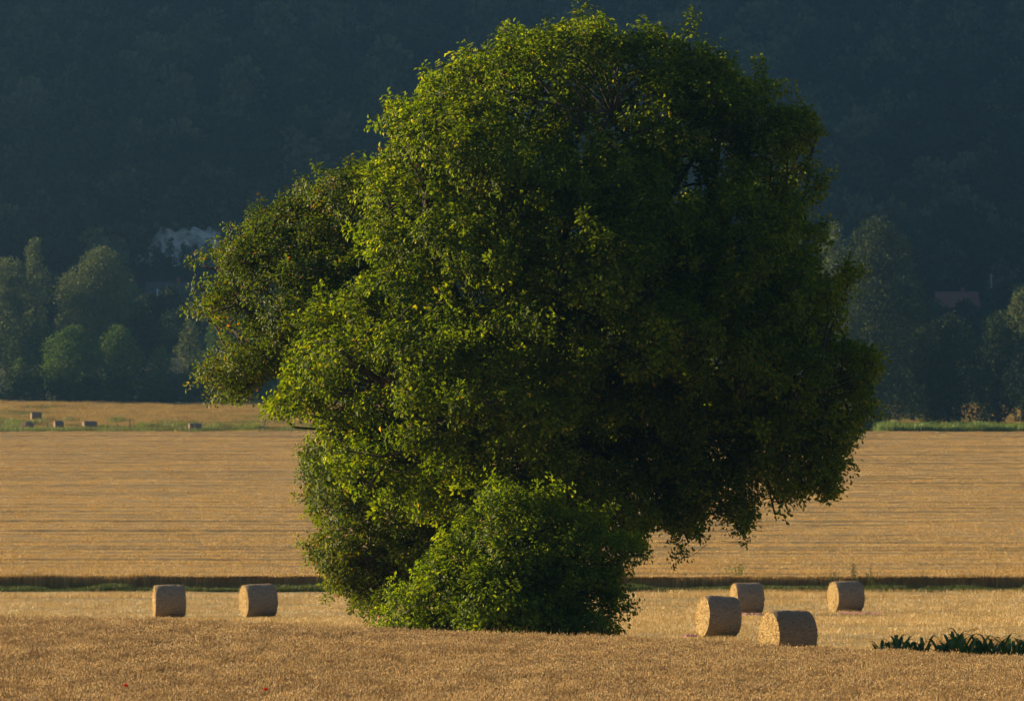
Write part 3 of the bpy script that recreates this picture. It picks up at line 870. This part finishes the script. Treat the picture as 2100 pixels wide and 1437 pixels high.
# the left end turns towards the camera: a positive turn about Z moves the -X end to -Y
bale('nearest and largest round straw bale, right of the oak', 1616, 1345, 179.0, 24, 1, 1.32, .77)
bale('round straw bale just behind and left of the nearest bale, leaning slightly', 1472, 1305, 201, 18, 2, 1.2, tilt=2.5)
bale('small round straw bale half hidden behind the leaning bale', 1532, 1258, 259, 12, 3, 1.24)
bale('round straw bale standing alone at the right by the verge', 1735, 1260, 265, 19, 4, 1.3)
bale('leftmost round straw bale on the stubble, seen almost side-on', 347, 1270, 251, 8, 5, 1.3)
bale('round straw bale between the leftmost bale and the oak', 531, 1268, 252, 20, 6, 1.36, tilt=-2)
FG = 'small bales in the far meadow'
bale('tiny far bale showing its round reddish end, at the left picture edge', 56, 878, 900, 62, 7, detail=False, group=FG)
bale('tiny far bale standing uphill behind the end-on bale', 74, 865, 950, 14, 8, L=1.5, detail=False, group=FG)
bale('tiny far bale in the weeds, third from the left picture edge', 120, 878, 905, 16, 9, detail=False, group=FG)
bale('tiny far bale lying clear in the meadow grass, fourth from the left', 184, 879, 904, 18, 10, L=1.9, detail=False, group=FG)
bale('tiny far bale by a fence post, nearest the tree', 400, 879, 891, 12, 11, L=1.7, detail=False, group=FG)

# pink scraps of net on the stubble
def net_scrap(label, px, d, length, rz):
    x = (px - 1050) / (FPX / d)
    r = np.random.default_rng(int(px))
    n = 14
    t = np.linspace(-.5, .5, n)
    V = []
    for k, q in enumerate(t):
        X_, Y_ = x + q * length, d + q * length * rz + .05 * r.normal()
        zz = float(gz(X_, Y_)) + .10 + .03 * r.random()
        w_ = .10 + .06 * r.random()
        V += [(X_, Y_ - w_, zz - .05), (X_, Y_, zz + .04 * r.random()), (X_, Y_ + w_, zz - .03)]
    F = []
    for k in range(n - 1):
        a = k * 3
        F += [(a, a + 3, a + 4, a + 1), (a + 1, a + 4, a + 5, a + 2)]
    o = ob('net_scrap', mesh_np('net_scrap', np.asarray(V), np.asarray(F), M['pink']))
    tag(o, label, 'net', 'pink net scraps on the stubble')
net_scrap('pink strip of bale net lying beside the lone right-hand bale', 1765, 260, 1.9, -.3)
net_scrap('pink strip of bale net at the foot of the half hidden bale', 1545, 256, 1.1, -.2)
net_scrap('short pink strip of bale net left of the leaning bale', 1415, 200, .5, -.2)

# ------------------------------------------------------------------ maize plants at the right, in the shade of the oak
def maize_plant(px, d, h, seed, label):
    r = np.random.default_rng(seed)
    x = (px - 1050) / (FPX / d)
    base = (x, d, float(gz(x, d)))
    root = empty('maize_plant', base, r.random() * 6.28)
    mb = MB()
    mb.tube([(0, 0, -.05), (.01, 0, h * .4), (0, .01, h * .8)], [.018, .014, .006], 6)
    ob('stem', mb.mesh('stem', M['crop_green'], True), root)
    nl = 10
    for k in range(nl):
        az = k * 2.6 + r.normal() * .4
        z0 = h * (.2 + .55 * k / nl)
        ln = h * (.55 + .25 * r.random()); up = 1.0 - .2 * r.random() + .3 * k / nl
        V = []; F = []
        ns = 7
        for j in range(ns):
            t = j / (ns - 1)
            rr_ = ln * .55 * t
            zz = z0 + ln * up * t - ln * .5 * t ** 2.8
            wd = .052 * math.sin(math.pi * min(t * .85 + .15, 1)) ** .8 + .002
            c = np.array([math.cos(az) * rr_, math.sin(az) * rr_, zz]); sd = np.array([-math.sin(az), math.cos(az), .15 * math.sin(t * 9)])
            V += [c - sd * wd + (0, 0, .012), c, c + sd * wd + (0, 0, .012)]
        for j in range(ns - 1):
            a = j * 3
            F += [(a, a + 1, a + 4, a + 3), (a + 1, a + 2, a + 5, a + 4)]
        ob('leaf', mesh_np('leaf', np.asarray(V), np.asarray(F), M['maize'], {'tint': np.full(len(V), r.random())}, smooth=True), root)
    tag(root, label, 'maize', 'maize plants at the right edge of the wheat')
ML = 'dark green young maize plant in the long row cut by the right edge'
px = 1806; k = 0
while px < 2150:
    hgt = float(np.interp(px, [1800, 1850, 1900, 1920, 1960, 2000, 2100, 2150], [.98, 1.12, 1.04, .98, 1.3, 1.14, 1.2, 1.22]))
    if not 1897 < px < 1922:
        maize_plant(px + random.uniform(-4, 4), 158 + random.uniform(-1.2, 2.0), hgt * random.uniform(.86, 1.04), 700 + k, ML if px > 1910 else 'dark green young maize plant in the small clump nearest the bales')
    px += 6; k += 1

# ------------------------------------------------------------------ weeds and grasses
def weed(name, label, cat, px, d, h, spread, n, mat, seed, lift=0.0, leaf=.06, group=None):
    r = np.random.default_rng(seed)
    x = (px - 1050) / (FPX / d)
    root = empty(name, (x, d, float(gz(x, d)) + lift))
    mb = MB(); P = []; Dv = []
    for k in range(n):
        b = np.array([r.normal() * spread * .3, r.normal() * spread * .3, 0]); t = b + np.array([r.normal() * spread * .5, r.normal() * spread * .5, h * (.6 + .4 * r.random())])
        p, q = limb(mb, b, t, .012, .004, r, 4, 4, .06)
        m = 22
        tt = .25 + .75 * r.random(m)
        P.append(b + (t - b) * tt[:, None]); a = r.random(m) * 6.28
        Dv.append(np.stack([np.cos(a), np.sin(a), .5 + .3 * r.random(m)], 1))
    P = np.concatenate(P); Dv = unit(np.concatenate(Dv))
    L = leaf * (.6 + .9 * r.random(len(P)))
    ob('stems', mb.mesh('stems', mat if False else M['post']), root)['kind'] = 'stuff'
    fo = ob('foliage', leaves_mesh('foliage', P, Dv, r.normal(size=P.shape) + np.array([0, 0, 1.]), L, L * .3, .3 + .6 * r.random(len(P)), mat), root)
    fo['kind'] = 'stuff'
    tag(root, label, cat, group)
weed('tall_weed', 'feathery green weed standing up out of the grain edge', 'weed', 1513, 309.5, 1.35, .5, 12, M['crop_green'], 801, .1, .12)
weed('thistle', 'dark weed spike above the verge just left of the lone bale', 'weed', 1712, 307, 1.15, .25, 5, M['grass'], 802, .1, .10)
weed('thistle', 'tallest dark weed spike rising behind the lone right-hand bale', 'weed', 1752, 307, 1.5, .2, 5, M['grass'], 803, .1, .12)
weed('thistle', 'dark weed spike above the verge right of the lone bale', 'weed', 1785, 307, 1.15, .3, 6, M['grass'], 804, .1, .10)
weed('green_weed', 'low green weed patch at the wheat edge between oak and nearest bale', 'weed', 1475, 181, .35, .8, 16, M['crop_green'], 805, 0, .10)
weed('dry_dock', 'dry brown weed head against the dark foot of the oak', 'weed', 1118, 154.8, 1.12, .5, 16, M['dry'], 806, 0, .05)
pr = [blade_piece(400 + i, 40, 1.0, 1.0, .006, M['dry'], .28, (0, 1), 0) for i in range(3)] + [blade_piece(405 + i, 40, 1.0, .9, .006, M['mgrass'], .28, (.1, .5), 0) for i in range(2)]
n = 60
X = np.r_[rng.normal(size=36) * .9 - 5.3, rng.random(24) * 5 - 1.0]; Y = 154.6 + rng.random(n) * 1.2
scatter('tall_grass', np.stack([X, Y, gz(X, Y)], 1), np.stack([0 * X, 0 * X, rng.random(n) * 6.28], 1), np.stack([1 + 0 * X, 1 + 0 * X, .85 + .25 * rng.random(n)], 1), rng.integers(0, 5, n), pr,
        'tall feathery grass along the wheat edge by the shrub', 'grass')
# rusty grass patch on the stubble at the far right
pr = [blade_piece(410 + i, 40, .9, .28, .007, M['wheat'], .25, (.0, .6), 0) for i in range(3)]
n = 70
X = 16.0 + rng.normal(size=n) * 1.2; Y = 192 + rng.normal(size=n) * 1.5
scatter('rusty_grass', np.stack([X, Y, gz(X, Y)], 1), np.stack([0 * X, 0 * X, rng.random(n) * 6.28], 1), np.stack([1 + 0 * X] * 3, 1), rng.integers(0, 3, n), pr,
        'rusty orange grass patch on the stubble behind the maize', 'grass')
def poppy(px, py, d, label):
    x, y, z = at(px, py, d)
    zg = float(gz(x, d))
    root = empty('poppy', (x, d, zg))
    h = z - zg
    mb = MB(); mb.tube([(0, 0, 0), (.01, 0, h * .6), (0, 0, h)], [.004, .003, .003], 5)
    ob('stem', mb.mesh('stem', M['crop_green']), root)
    for k in range(4):
        a = k * 1.571; V = []; F = []
        for j in range(4):
            t = j / 3
            c = np.array([math.cos(a) * .045 * t, math.sin(a) * .045 * t, h + .05 * t ** 1.5]); sd = np.array([-math.sin(a), math.cos(a), 0]) * (.012 + .03 * math.sin(math.pi * (t * .75 + .1)))
            V += [c - sd, c + sd]
        F = [(0, 1, 3, 2), (2, 3, 5, 4), (4, 5, 7, 6)]
        ob('petal', mesh_np('petal', np.asarray(V), np.asarray(F), M['poppy'], {'tint': np.full(8, .3 + .5 * (k % 2))}, True), root)
    tag(root, label, 'poppy', 'poppies in the wheat')
poppy(545, 1415, 107.5, 'larger red poppy in the wheat at the bottom left')
poppy(258, 1407, 108.5, 'small red poppy in the wheat near the left bottom corner')
poppy(1537, 1331, 149.5, 'red poppy at the wheat edge beside the nearest bale')

# ------------------------------------------------------------------ fence posts in the meadow
for k, (px, d, h, ln, lab) in enumerate([
        (97, 896, 1.5, 0, 'grey fence post leftmost in the far meadow'), (219, 902, 1.3, .05, 'short grey fence post between the small bales'),
        (241, 903, 1.3, -.05, 'grey fence post second right of the small bales'), (251, 890, 1.0, .35, 'slanting broken fence post in the far meadow'),
        (266, 892, 2.2, 0, 'tall pale fence post in the far meadow'), (383, 893, 1.2, .03, 'short fence post left of the bale nearest the tree'),
        (400, 888.5, 1.9, 0, 'dark fence post in front of the bale nearest the tree'), (533, 890, 1.0, 0, 'short fence post below the tree\'s left boughs'),
        (543, 892, 2.0, .02, 'tall thin fence post below the tree\'s left boughs')]):
    x = (px - 1050) / (FPX / d)
    root = empty('fence_post', (x, d, float(gz(x, d))))
    root.rotation_euler = (0, ln, .3 * k)
    mb = MB(); mb.tube([(0, 0, -.3), (.01, 0, h * .5), (0, .01, h), (0, .01, h + .08)], [.10, .09, .085, .03], 8)
    ob('post_shaft', mb.mesh('post_shaft', M['post'], True), root)
    mb = MB(); mb.tube([(-.11, 0, h * .8), (0, -.11, h * .8), (.11, 0, h * .8), (0, .11, h * .8), (-.11, 0, h * .8)], [.012] * 5, 4)
    ob('wire_tie', mb.mesh('wire_tie', M['concrete']), root)
    tag(root, lab, 'fence post', 'fence posts in the far meadow')

# ------------------------------------------------------------------ trees beyond the fields
def far_tree(name, label, px, top, half, d, mat, seed, group, dens=1.0, leaf=.42, base=None, low=.12, nb=None, cat='tree'):
    """half = half width in photo pixels"""
    r = np.random.default_rng(seed)
    s = FPX / d
    x = (px - 1050) / s; zg = float(gz(x, d))
    H = ZC + (1000 - top) / s - zg
    Wd = half / s
    root = empty(name, (x, d, zg))
    nb = nb or int(16 + Wd * 2.2 + H * .5)
    C = []; Rr = []; O = []
    for k in range(nb):
        t = low + (1 - low) * ((k + .5) / nb)
        prof_ = math.sin(math.pi * min(max((t - low) / (1 - low) * .86 + .12, 0), 1)) ** .6
        a = r.random() * 6.28
        q = Wd * prof_ * (.35 + .6 * math.sqrt(r.random()))
        rad = (Wd * .42) * (.7 + .6 * r.random()) * (.65 + .35 * prof_)
        rad = min(rad, H * .22)
        c = np.array([math.cos(a) * max(q - rad * .5, 0), math.sin(a) * max(q - rad * .5, 0), H * t - rad * .55])
        c[2] = max(c[2], rad * .3)
        C.append(c); Rr.append(rad); O.append(unit(np.array([math.cos(a), math.sin(a), .5])))
    C = np.asarray(C); Rr = np.asarray(Rr); O = np.asarray(O)
    P, Dv = [], []
    for c, rad, o in zip(C, Rr, O):
        n = int(dens * 34 * rad * rad / (leaf / .52) ** 2) + 20
        u = unit(r.normal(size=(n, 3)))
        q = u * rad * (.55 + .55 * r.random((n, 1)) ** .7); q[:, 2] *= .85
        P.append(c + q); Dv.append(unit(u + r.normal(size=u.shape) * .5))
    P = np.concatenate(P); Dv = np.concatenate(Dv)
    P[:, 2] = np.maximum(P[:, 2], .1)
    L = leaf * (.5 + .9 * r.random(len(P)))
    ti = np.clip(.5 + .5 * fbm(P[:, 0] / 2 + seed, P[:, 2] / 2, 2) + .18 * r.normal(size=len(P)), 0, 1)
    cr = ob('crown', leaves_mesh('crown', P, Dv, r.normal(size=P.shape) + np.array([0, 0, .6]), L, L * .7, ti, mat), root)
    cr['kind'] = 'stuff'
    mb = MB()
    limb(mb, (0, 0, -.5), (r.normal() * .3, 0, H * .75), .018 * H + .05, .06, r, 8, 6, .02)
    for c, rad in zip(C[::2], Rr[::2]):
        limb(mb, (0, 0, max(c[2] * .55, .4)), c, .008 * H, .04, r, 5, 4, .06)
    ob('trunk', mb.mesh('trunk', M['bark'], True), root)
    tag(root, label, cat, group)
    return root
ORD = 'first second third fourth fifth sixth seventh eighth ninth tenth eleventh twelfth thirteenth fourteenth fifteenth sixteenth seventeenth'.split()
GL = 'trees beyond the meadow on the left'
far_tree('willow_tree', 'pale tree cut by the left picture edge', 16, 535, 80, 1120, M['far_pale'], 901, GL)
far_tree('tall_tree', 'slender pale tree with a tufted top near the left edge', 72, 488, 30, 1135, M['far_pale'], 902, GL, low=.35)
far_tree('willow_tree', 'tall rounded pale tree left of the chalk face', 205, 515, 100, 1125, M['far_pale'], 903, GL, 1.1)
far_tree('broadleaf_tree', 'rounded green tree in front of the tall pale tree', 148, 672, 74, 1075, M['far_leaf'], 904, GL)
far_tree('broadleaf_tree', 'two-topped green tree right of the rounded one', 238, 668, 56, 1078, M['far_leaf'], 905, GL)
far_tree('young_tree', 'low yellowish green tree below the white pole', 330, 712, 34, 1076, M['far_leaf'], 906, GL)
far_tree('young_tree', 'slim pale green tree just left of the leaning boughs', 388, 655, 30, 1085, M['far_pale'], 907, GL)
far_tree('young_tree', 'slim tree half hidden by the leaning boughs', 440, 665, 36, 1088, M['far_leaf'], 908, GL)
far_tree('broadleaf_tree', 'dark tree between the pale tree and the house', 285, 620, 40, 1120, M['far_dark'], 909, GL)
far_tree('broadleaf_tree', 'dark low tree below the half-timbered house', 360, 640, 58, 1165, M['far_dark'], 910, GL)
far_tree('broadleaf_tree', 'dark tree filling the gap under the pale left-edge tree', 60, 660, 60, 1100, M['far_dark'], 911, GL)
far_tree('young_tree', 'small bright tree low at the left picture edge', 40, 735, 26, 1073, M['far_leaf'], 912, GL)
for k, px in enumerate((500, 570, 650, 740)):
    far_tree('broadleaf_tree', ['dark tree seen under the leaning tree\'s outermost boughs', 'dark tree behind the leaning tree\'s lower boughs', 'dark tree behind the oak\'s left boughs', 'dark tree hidden behind the oak\'s left flank'][k], px, 640 + 20 * (k % 2), 60, 1095, M['far_dark'], 915 + k, GL)
for k in range(17):
    far_tree('hedge_bush', ORD[k] + ' bush from the left in the dark hedge above the meadow', -20 + 46 * k + random.uniform(-8, 8), 765 + random.uniform(-22, 14), 34, 1066 + random.uniform(0, 5), M['far_dark'], 940 + k, 'hedge bushes at the top of the meadow', 1.2, .5, low=.05, nb=16, cat='bush')
GR = 'trees beyond the field on the right'
far_tree('lime_tree', 'tallest dark rounded tree right of the oak', 1800, 452, 108, 925, M['far_mid'], 971, GR, 1.0, low=.17)
far_tree('pale_tree', 'pale tree peeping out behind the oak\'s right flank', 1712, 455, 55, 985, M['far_pale'], 972, GR, low=.2)
far_tree('pale_tree', 'low pale tree between the oak and the tallest dark tree', 1748, 630, 46, 915, M['far_mid'], 973, GR)
far_tree('dark_tree', 'dark broad tree below the red-roofed house', 1945, 648, 92, 930, M['far_dark'], 974, GR, 1.0, low=.16)
far_tree('dark_tree', 'dark tree right of the red-roofed house', 2048, 640, 70, 935, M['far_dark'], 975, GR, low=.10)
far_tree('pale_tree', 'pale-topped tree cut by the right picture edge', 2098, 592, 50, 950, M['far_pale'], 976, GR, low=.12)
far_tree('hedge_bush', 'bush at the foot of the oak\'s right boughs, left of the green crop', 1780, 815, 42, 893, M['far_dark'], 977, GR, low=.05, cat='bush')
far_tree('dark_tree', 'dark tree behind the tallest right-hand tree', 1870, 620, 80, 960, M['far_dark'], 978, GR, low=.2)
for k in range(9):
    if k in (2, 3, 4): continue
    far_tree('hedge_bush', ORD[k] + ' bush from the oak in the hedge behind the right-hand trees', 1700 + 52 * k, 770 + random.uniform(-25, 10), 34, 1067 + random.uniform(0, 5), M['far_dark'], 980 + k, 'hedge bushes behind the right-hand trees', 1.1, .5, low=.05, nb=16, cat='bush')

for k in range(14):
    far_tree('broadleaf_tree', ORD[k] + ' dark tree of the row hidden behind the oak, counted from the left', 800 + 66 * k, 690 + random.uniform(-40, 20), 52, 1085 + random.uniform(-10, 14), M['far_dark'], 1040 + k, 'trees behind the oak', .8, low=.05, nb=18)
# ------------------------------------------------------------------ woods on the hillside
def crown_piece(seed, mat):
    r = np.random.default_rng(seed)
    P, Dv = [], []
    for k in range(13):
        a = r.random() * 6.28; t = r.random()
        c = np.array([math.cos(a) * 2.6 * math.sqrt(1 - t * .7), math.sin(a) * 2.6 * math.sqrt(1 - t * .7), 5 + 6.5 * t]); rad = 1.5 + r.random()
        n = 46
        u = unit(r.normal(size=(n, 3))); u[:, 2] = np.where(u[:, 2] < -.4, -u[:, 2], u[:, 2])
        P.append(c + u * rad * (.7 + .4 * r.random((n, 1)))); Dv.append(unit(u + r.normal(size=u.shape) * .6))
    P = np.concatenate(P); Dv = np.concatenate(Dv); L = .9 + .8 * r.random(len(P))
    ti = np.clip(.08 + .84 * ((seed * 5) % 8) / 7 + .12 * r.normal(size=len(P)), 0, 1)
    return leaves_mesh('crown_piece', P, Dv, r.normal(size=P.shape) + np.array([0, 0, .7]), L, L * .75, ti, mat)
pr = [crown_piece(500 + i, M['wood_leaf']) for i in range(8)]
xs_, ys = [], []
d = 1170.0
while d < 1760:
    half = .115 * d + 40; st = 6.2
    n = int(2 * half / st)
    xs_.append((np.arange(n) - n / 2) * st + rng.normal(size=n) * 1.7); ys.append(d + rng.normal(size=n) * 1.7); d += 6.0 if d < 1560 else 11
X = np.concatenate(xs_); Y = np.concatenate(ys)
# the added shading spur outside the frame is wooded too, more loosely
n2 = 2600
X2 = -170 - 330 * rng.random(n2); Y2 = 1290 + 450 * rng.random(n2)
X = np.r_[X, X2]; Y = np.r_[Y, Y2]
sx, sy = (np.array([345.0, 1950.0]) - 1050) / (FPX / 1240), None
keep = ~((np.abs(X - sx[0]) < 12) & (Y > 1195) & (Y < 1300)) & ~((np.abs(X - sx[1]) < 10) & (Y > 1195) & (Y < 1262))
X, Y = X[keep], Y[keep]; n = len(X)
sc = (.75 + .6 * rng.random(n) ** 1.5 + .35 * fbm(X / 40, Y / 40, 2)) * (.6 + .4 * sm(1200, 1270, Y))
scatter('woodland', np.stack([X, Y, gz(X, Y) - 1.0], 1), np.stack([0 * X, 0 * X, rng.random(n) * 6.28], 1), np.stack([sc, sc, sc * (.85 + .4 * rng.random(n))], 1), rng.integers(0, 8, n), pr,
        'dark blue wooded hillside filling the background', 'wood')

# ------------------------------------------------------------------ chalk face
dC = 1292.0
NXc, NZc = 40, 30
U, Vv = np.meshgrid(np.linspace(0, 1, NXc), np.linspace(0, 1, NZc))
x0 = at(262, 600, dC)[0]; x1 = at(490, 600, dC)[0]
Xc = x0 + (x1 - x0) * U
topn = 11.2 + 5 * fbm(Xc / 1.6, 0 * Xc, 4) - 8 * (1 - sm(0, .30, U))
zb = gz(Xc[0], np.full(NXc, dC)) - 2.5
Zc_ = zb[None, :] + Vv * topn
Yc = dC + 5.0 * Vv ** 1.5 + 2.4 * fbm(Xc / 3, Zc_ / 2.5, 4) + 1.0 * fbm(Xc / .9, Zc_ / .7, 2)
front = np.stack([Xc, Yc, Zc_], -1).reshape(-1, 3)
backv = np.stack([Xc[-1], Yc[-1] + 14, Zc_[-1] - .5], -1)
v = np.concatenate([front, backv])
F = []
for j in range(NZc - 1):
    for k in range(NXc - 1):
        F.append((j * NXc + k, j * NXc + k + 1, (j + 1) * NXc + k + 1, (j + 1) * NXc + k))
for k in range(NXc - 1):
    a = (NZc - 1) * NXc
    F.append((a + k, a + k + 1, a + NXc + k + 1, a + NXc + k))
cl = ob('chalk_face', mesh_np('chalk_face', v, np.asarray(F), M['chalk']))
tag(cl, 'pale chalk face half hidden among trees, above the slate-roofed house', 'cliff', None, 'structure')
CB = ['dark bush at the middle of the chalk face', 'narrow bush right of the chalk face centre', 'bush low on the right half of the chalk face', 'bush at the sloping left end of the chalk face',
      'broad bush at the foot of the chalk face behind the roof', 'small bush near the chalk top beside the leaning tree', 'bush nearest the leaning tree at the chalk foot', 'broad bush at the lower left foot of the chalk', 'bush low between roof and leaning tree', 'small bush high on the left of the chalk top', 'small bush on the left shoulder of the chalk', 'small bush high near the centre of the chalk top']
for k, (px, pb, top, hf) in enumerate([(335, 560, 520, 20), (385, 545, 505, 14), (410, 570, 530, 22), (300, 560, 535, 16), (360, 600, 572, 28), (425, 520, 490, 12), (350, 520, 488, 12), (318, 520, 503, 14), (375, 520, 497, 11), (440, 610, 582, 24), (290, 610, 585, 24), (395, 605, 575, 24)]):
    dd = dC - 4 - 3 * (k % 3)
    x = (px - 1050) / (FPX / dd)
    t = far_tree('cliff_bush', CB[k], px, top, hf, dd, M['far_dark'], 1000 + k, 'bushes in front of the chalk face', 1.3, .5, low=.05, nb=14, cat='bush')

# ------------------------------------------------------------------ houses
def house(label, pxc, proof_top, d, length, depth, wall_h, roof_h, roof_mat, rz, seed):
    s = FPX / d
    x = (pxc - 1050) / s
    zr = ZC + (1000 - proof_top) / s           # ridge height
    zg = zr - wall_h - roof_h
    root = empty('house', (x, d, zg), rz)
    L2, D2 = length / 2, depth / 2
    mb = MB(); mb.box(-L2, L2, -D2, D2, -2.5, wall_h)
    mb.add([(-L2, -D2, wall_h), (-L2, D2, wall_h), (-L2, 0, wall_h + roof_h - .1)], [(0, 1, 2), ])
    mb.add([(L2, -D2, wall_h), (L2, D2, wall_h), (L2, 0, wall_h + roof_h - .1)], [(0, 2, 1), ])
    ob('wall', mb.mesh('wall', M['plaster']), root)
    mb = MB()
    ov = .45; th = .22
    for sg in (-1, 1):
        e = (roof_h / D2) * ov
        a = [(-L2 - ov, sg * (D2 + ov), wall_h - e), (L2 + ov, sg * (D2 + ov), wall_h - e), (L2 + ov, 0, wall_h + roof_h), (-L2 - ov, 0, wall_h + roof_h)]
        b = [(p[0], p[1], p[2] + th) for p in a]
        mb.add(a + b, [(0, 1, 2, 3), (4, 7, 6, 5), (0, 4, 5, 1), (1, 5, 6, 2), (2, 6, 7, 3), (3, 7, 4, 0)])
    rf = ob('roof', mb.mesh('roof', roof_mat), root)
    mb = MB(); mb.box(L2 * .2, L2 * .2 + .8, -.35, .35, wall_h + roof_h - .6, wall_h + roof_h + 1.1)
    ob('chimney', mb.mesh('chimney', M['tile']), rf)
    # half timbering on the front
    n = int(length / 1.3)
    for k in range(n + 1):
        xx = -L2 + .1 + (length - .2) * k / n
        mb = MB(); mb.box(xx - .09, xx + .09, -D2 - .05, -D2 + .03, .02, wall_h - .02)
        ob('timber', mb.mesh('timber', M['timber']), root)
    for zz in (.0, wall_h * .52):
        mb = MB(); mb.box(-L2 - .02, L2 + .02, -D2 - .07, -D2 + .03, zz, zz + .18)
        ob('rail', mb.mesh('rail', M['timber']), root)
    for q in (-.55, .1, .6):
        mb = MB(); mb.box(L2 * q - .5, L2 * q + .5, -D2 - .075, -D2 + .02, .8, 2.0)
        wn = ob('window', mb.mesh('window', M['plaster']), root)
        for sg in (-1, 1):
            mb = MB(); mb.box(L2 * q + sg * .23 - .19, L2 * q + sg * .23 + .19, -D2 - .082, -D2 - .07, .88, 1.92)
            ob('pane', mb.mesh('pane', M['glass']), wn)
    tag(root, label, 'house')
house('slate-roofed half-timbered house below the chalk face', 352, 580, 1236, 10.5, 7, 2.6, 3.4, M['slate'], .06, 1)
house('red-brown tiled half-timbered house above the right-hand trees', 1962, 600, 1240, 8.6, 6.5, 2.6, 3.2, M['tile'], .04, 2)

def pole(label, px, ptop, pbot, d, r0=.16):
    s = FPX / d
    x = (px - 1050) / s
    zt = ZC + (1000 - ptop) / s
    zg = min(ZC + (1000 - pbot) / s, float(gz(x, d)))
    root = empty('utility_pole', (x, d, zg))
    H = zt - zg
    mb = MB(); mb.tube([(0, 0, -.5), (0, 0, H * .5), (0, 0, H)], [r0 * 1.3, r0 * 1.1, r0 * .8], 8)
    ob('shaft', mb.mesh('shaft', M['concrete'], True), root)
    mb = MB(); mb.box(-.5, .5, -.05, .05, H - .45, H - .35)
    ob('crossarm', mb.mesh('crossarm', M['concrete']), root)
    for q in (-.42, 0, .42):
        mb = MB(); mb.tube([(q, 0, H - .35), (q, 0, H - .15)], [.04, .05], 6)
        ob('insulator', mb.mesh('insulator', M['glass']), root)
    tag(root, label, 'pole', 'utility poles')
pole('pale utility pole in front of the slate-roofed house', 323, 592, 660, 1222, .20)
pole('thin utility pole right of the red-roofed house', 2033, 562, 640, 1225, .10)
pole('tall faint mast on the wooded hillside upper right', 1718, 165, 300, 1385, .12)

# ------------------------------------------------------------------ haze
mb = MB(); mb.box(-1110, 1110, -90, 2610, -1.5, 330)
m, t, out = new_mat('haze')
pv = t.nodes.new('ShaderNodeVolumePrincipled')
pv.inputs['Color'].default_value = (.27, .58, .95, 1)
pv.inputs['Density'].default_value = 0.00020
pv.inputs['Anisotropy'].default_value = 0.85
t.links.new(pv.outputs[0], out.inputs['Volume'])
hz = ob('haze', mb.mesh('haze', m))
tag(hz, 'thin bluish evening haze over the valley', 'haze', None, 'stuff')
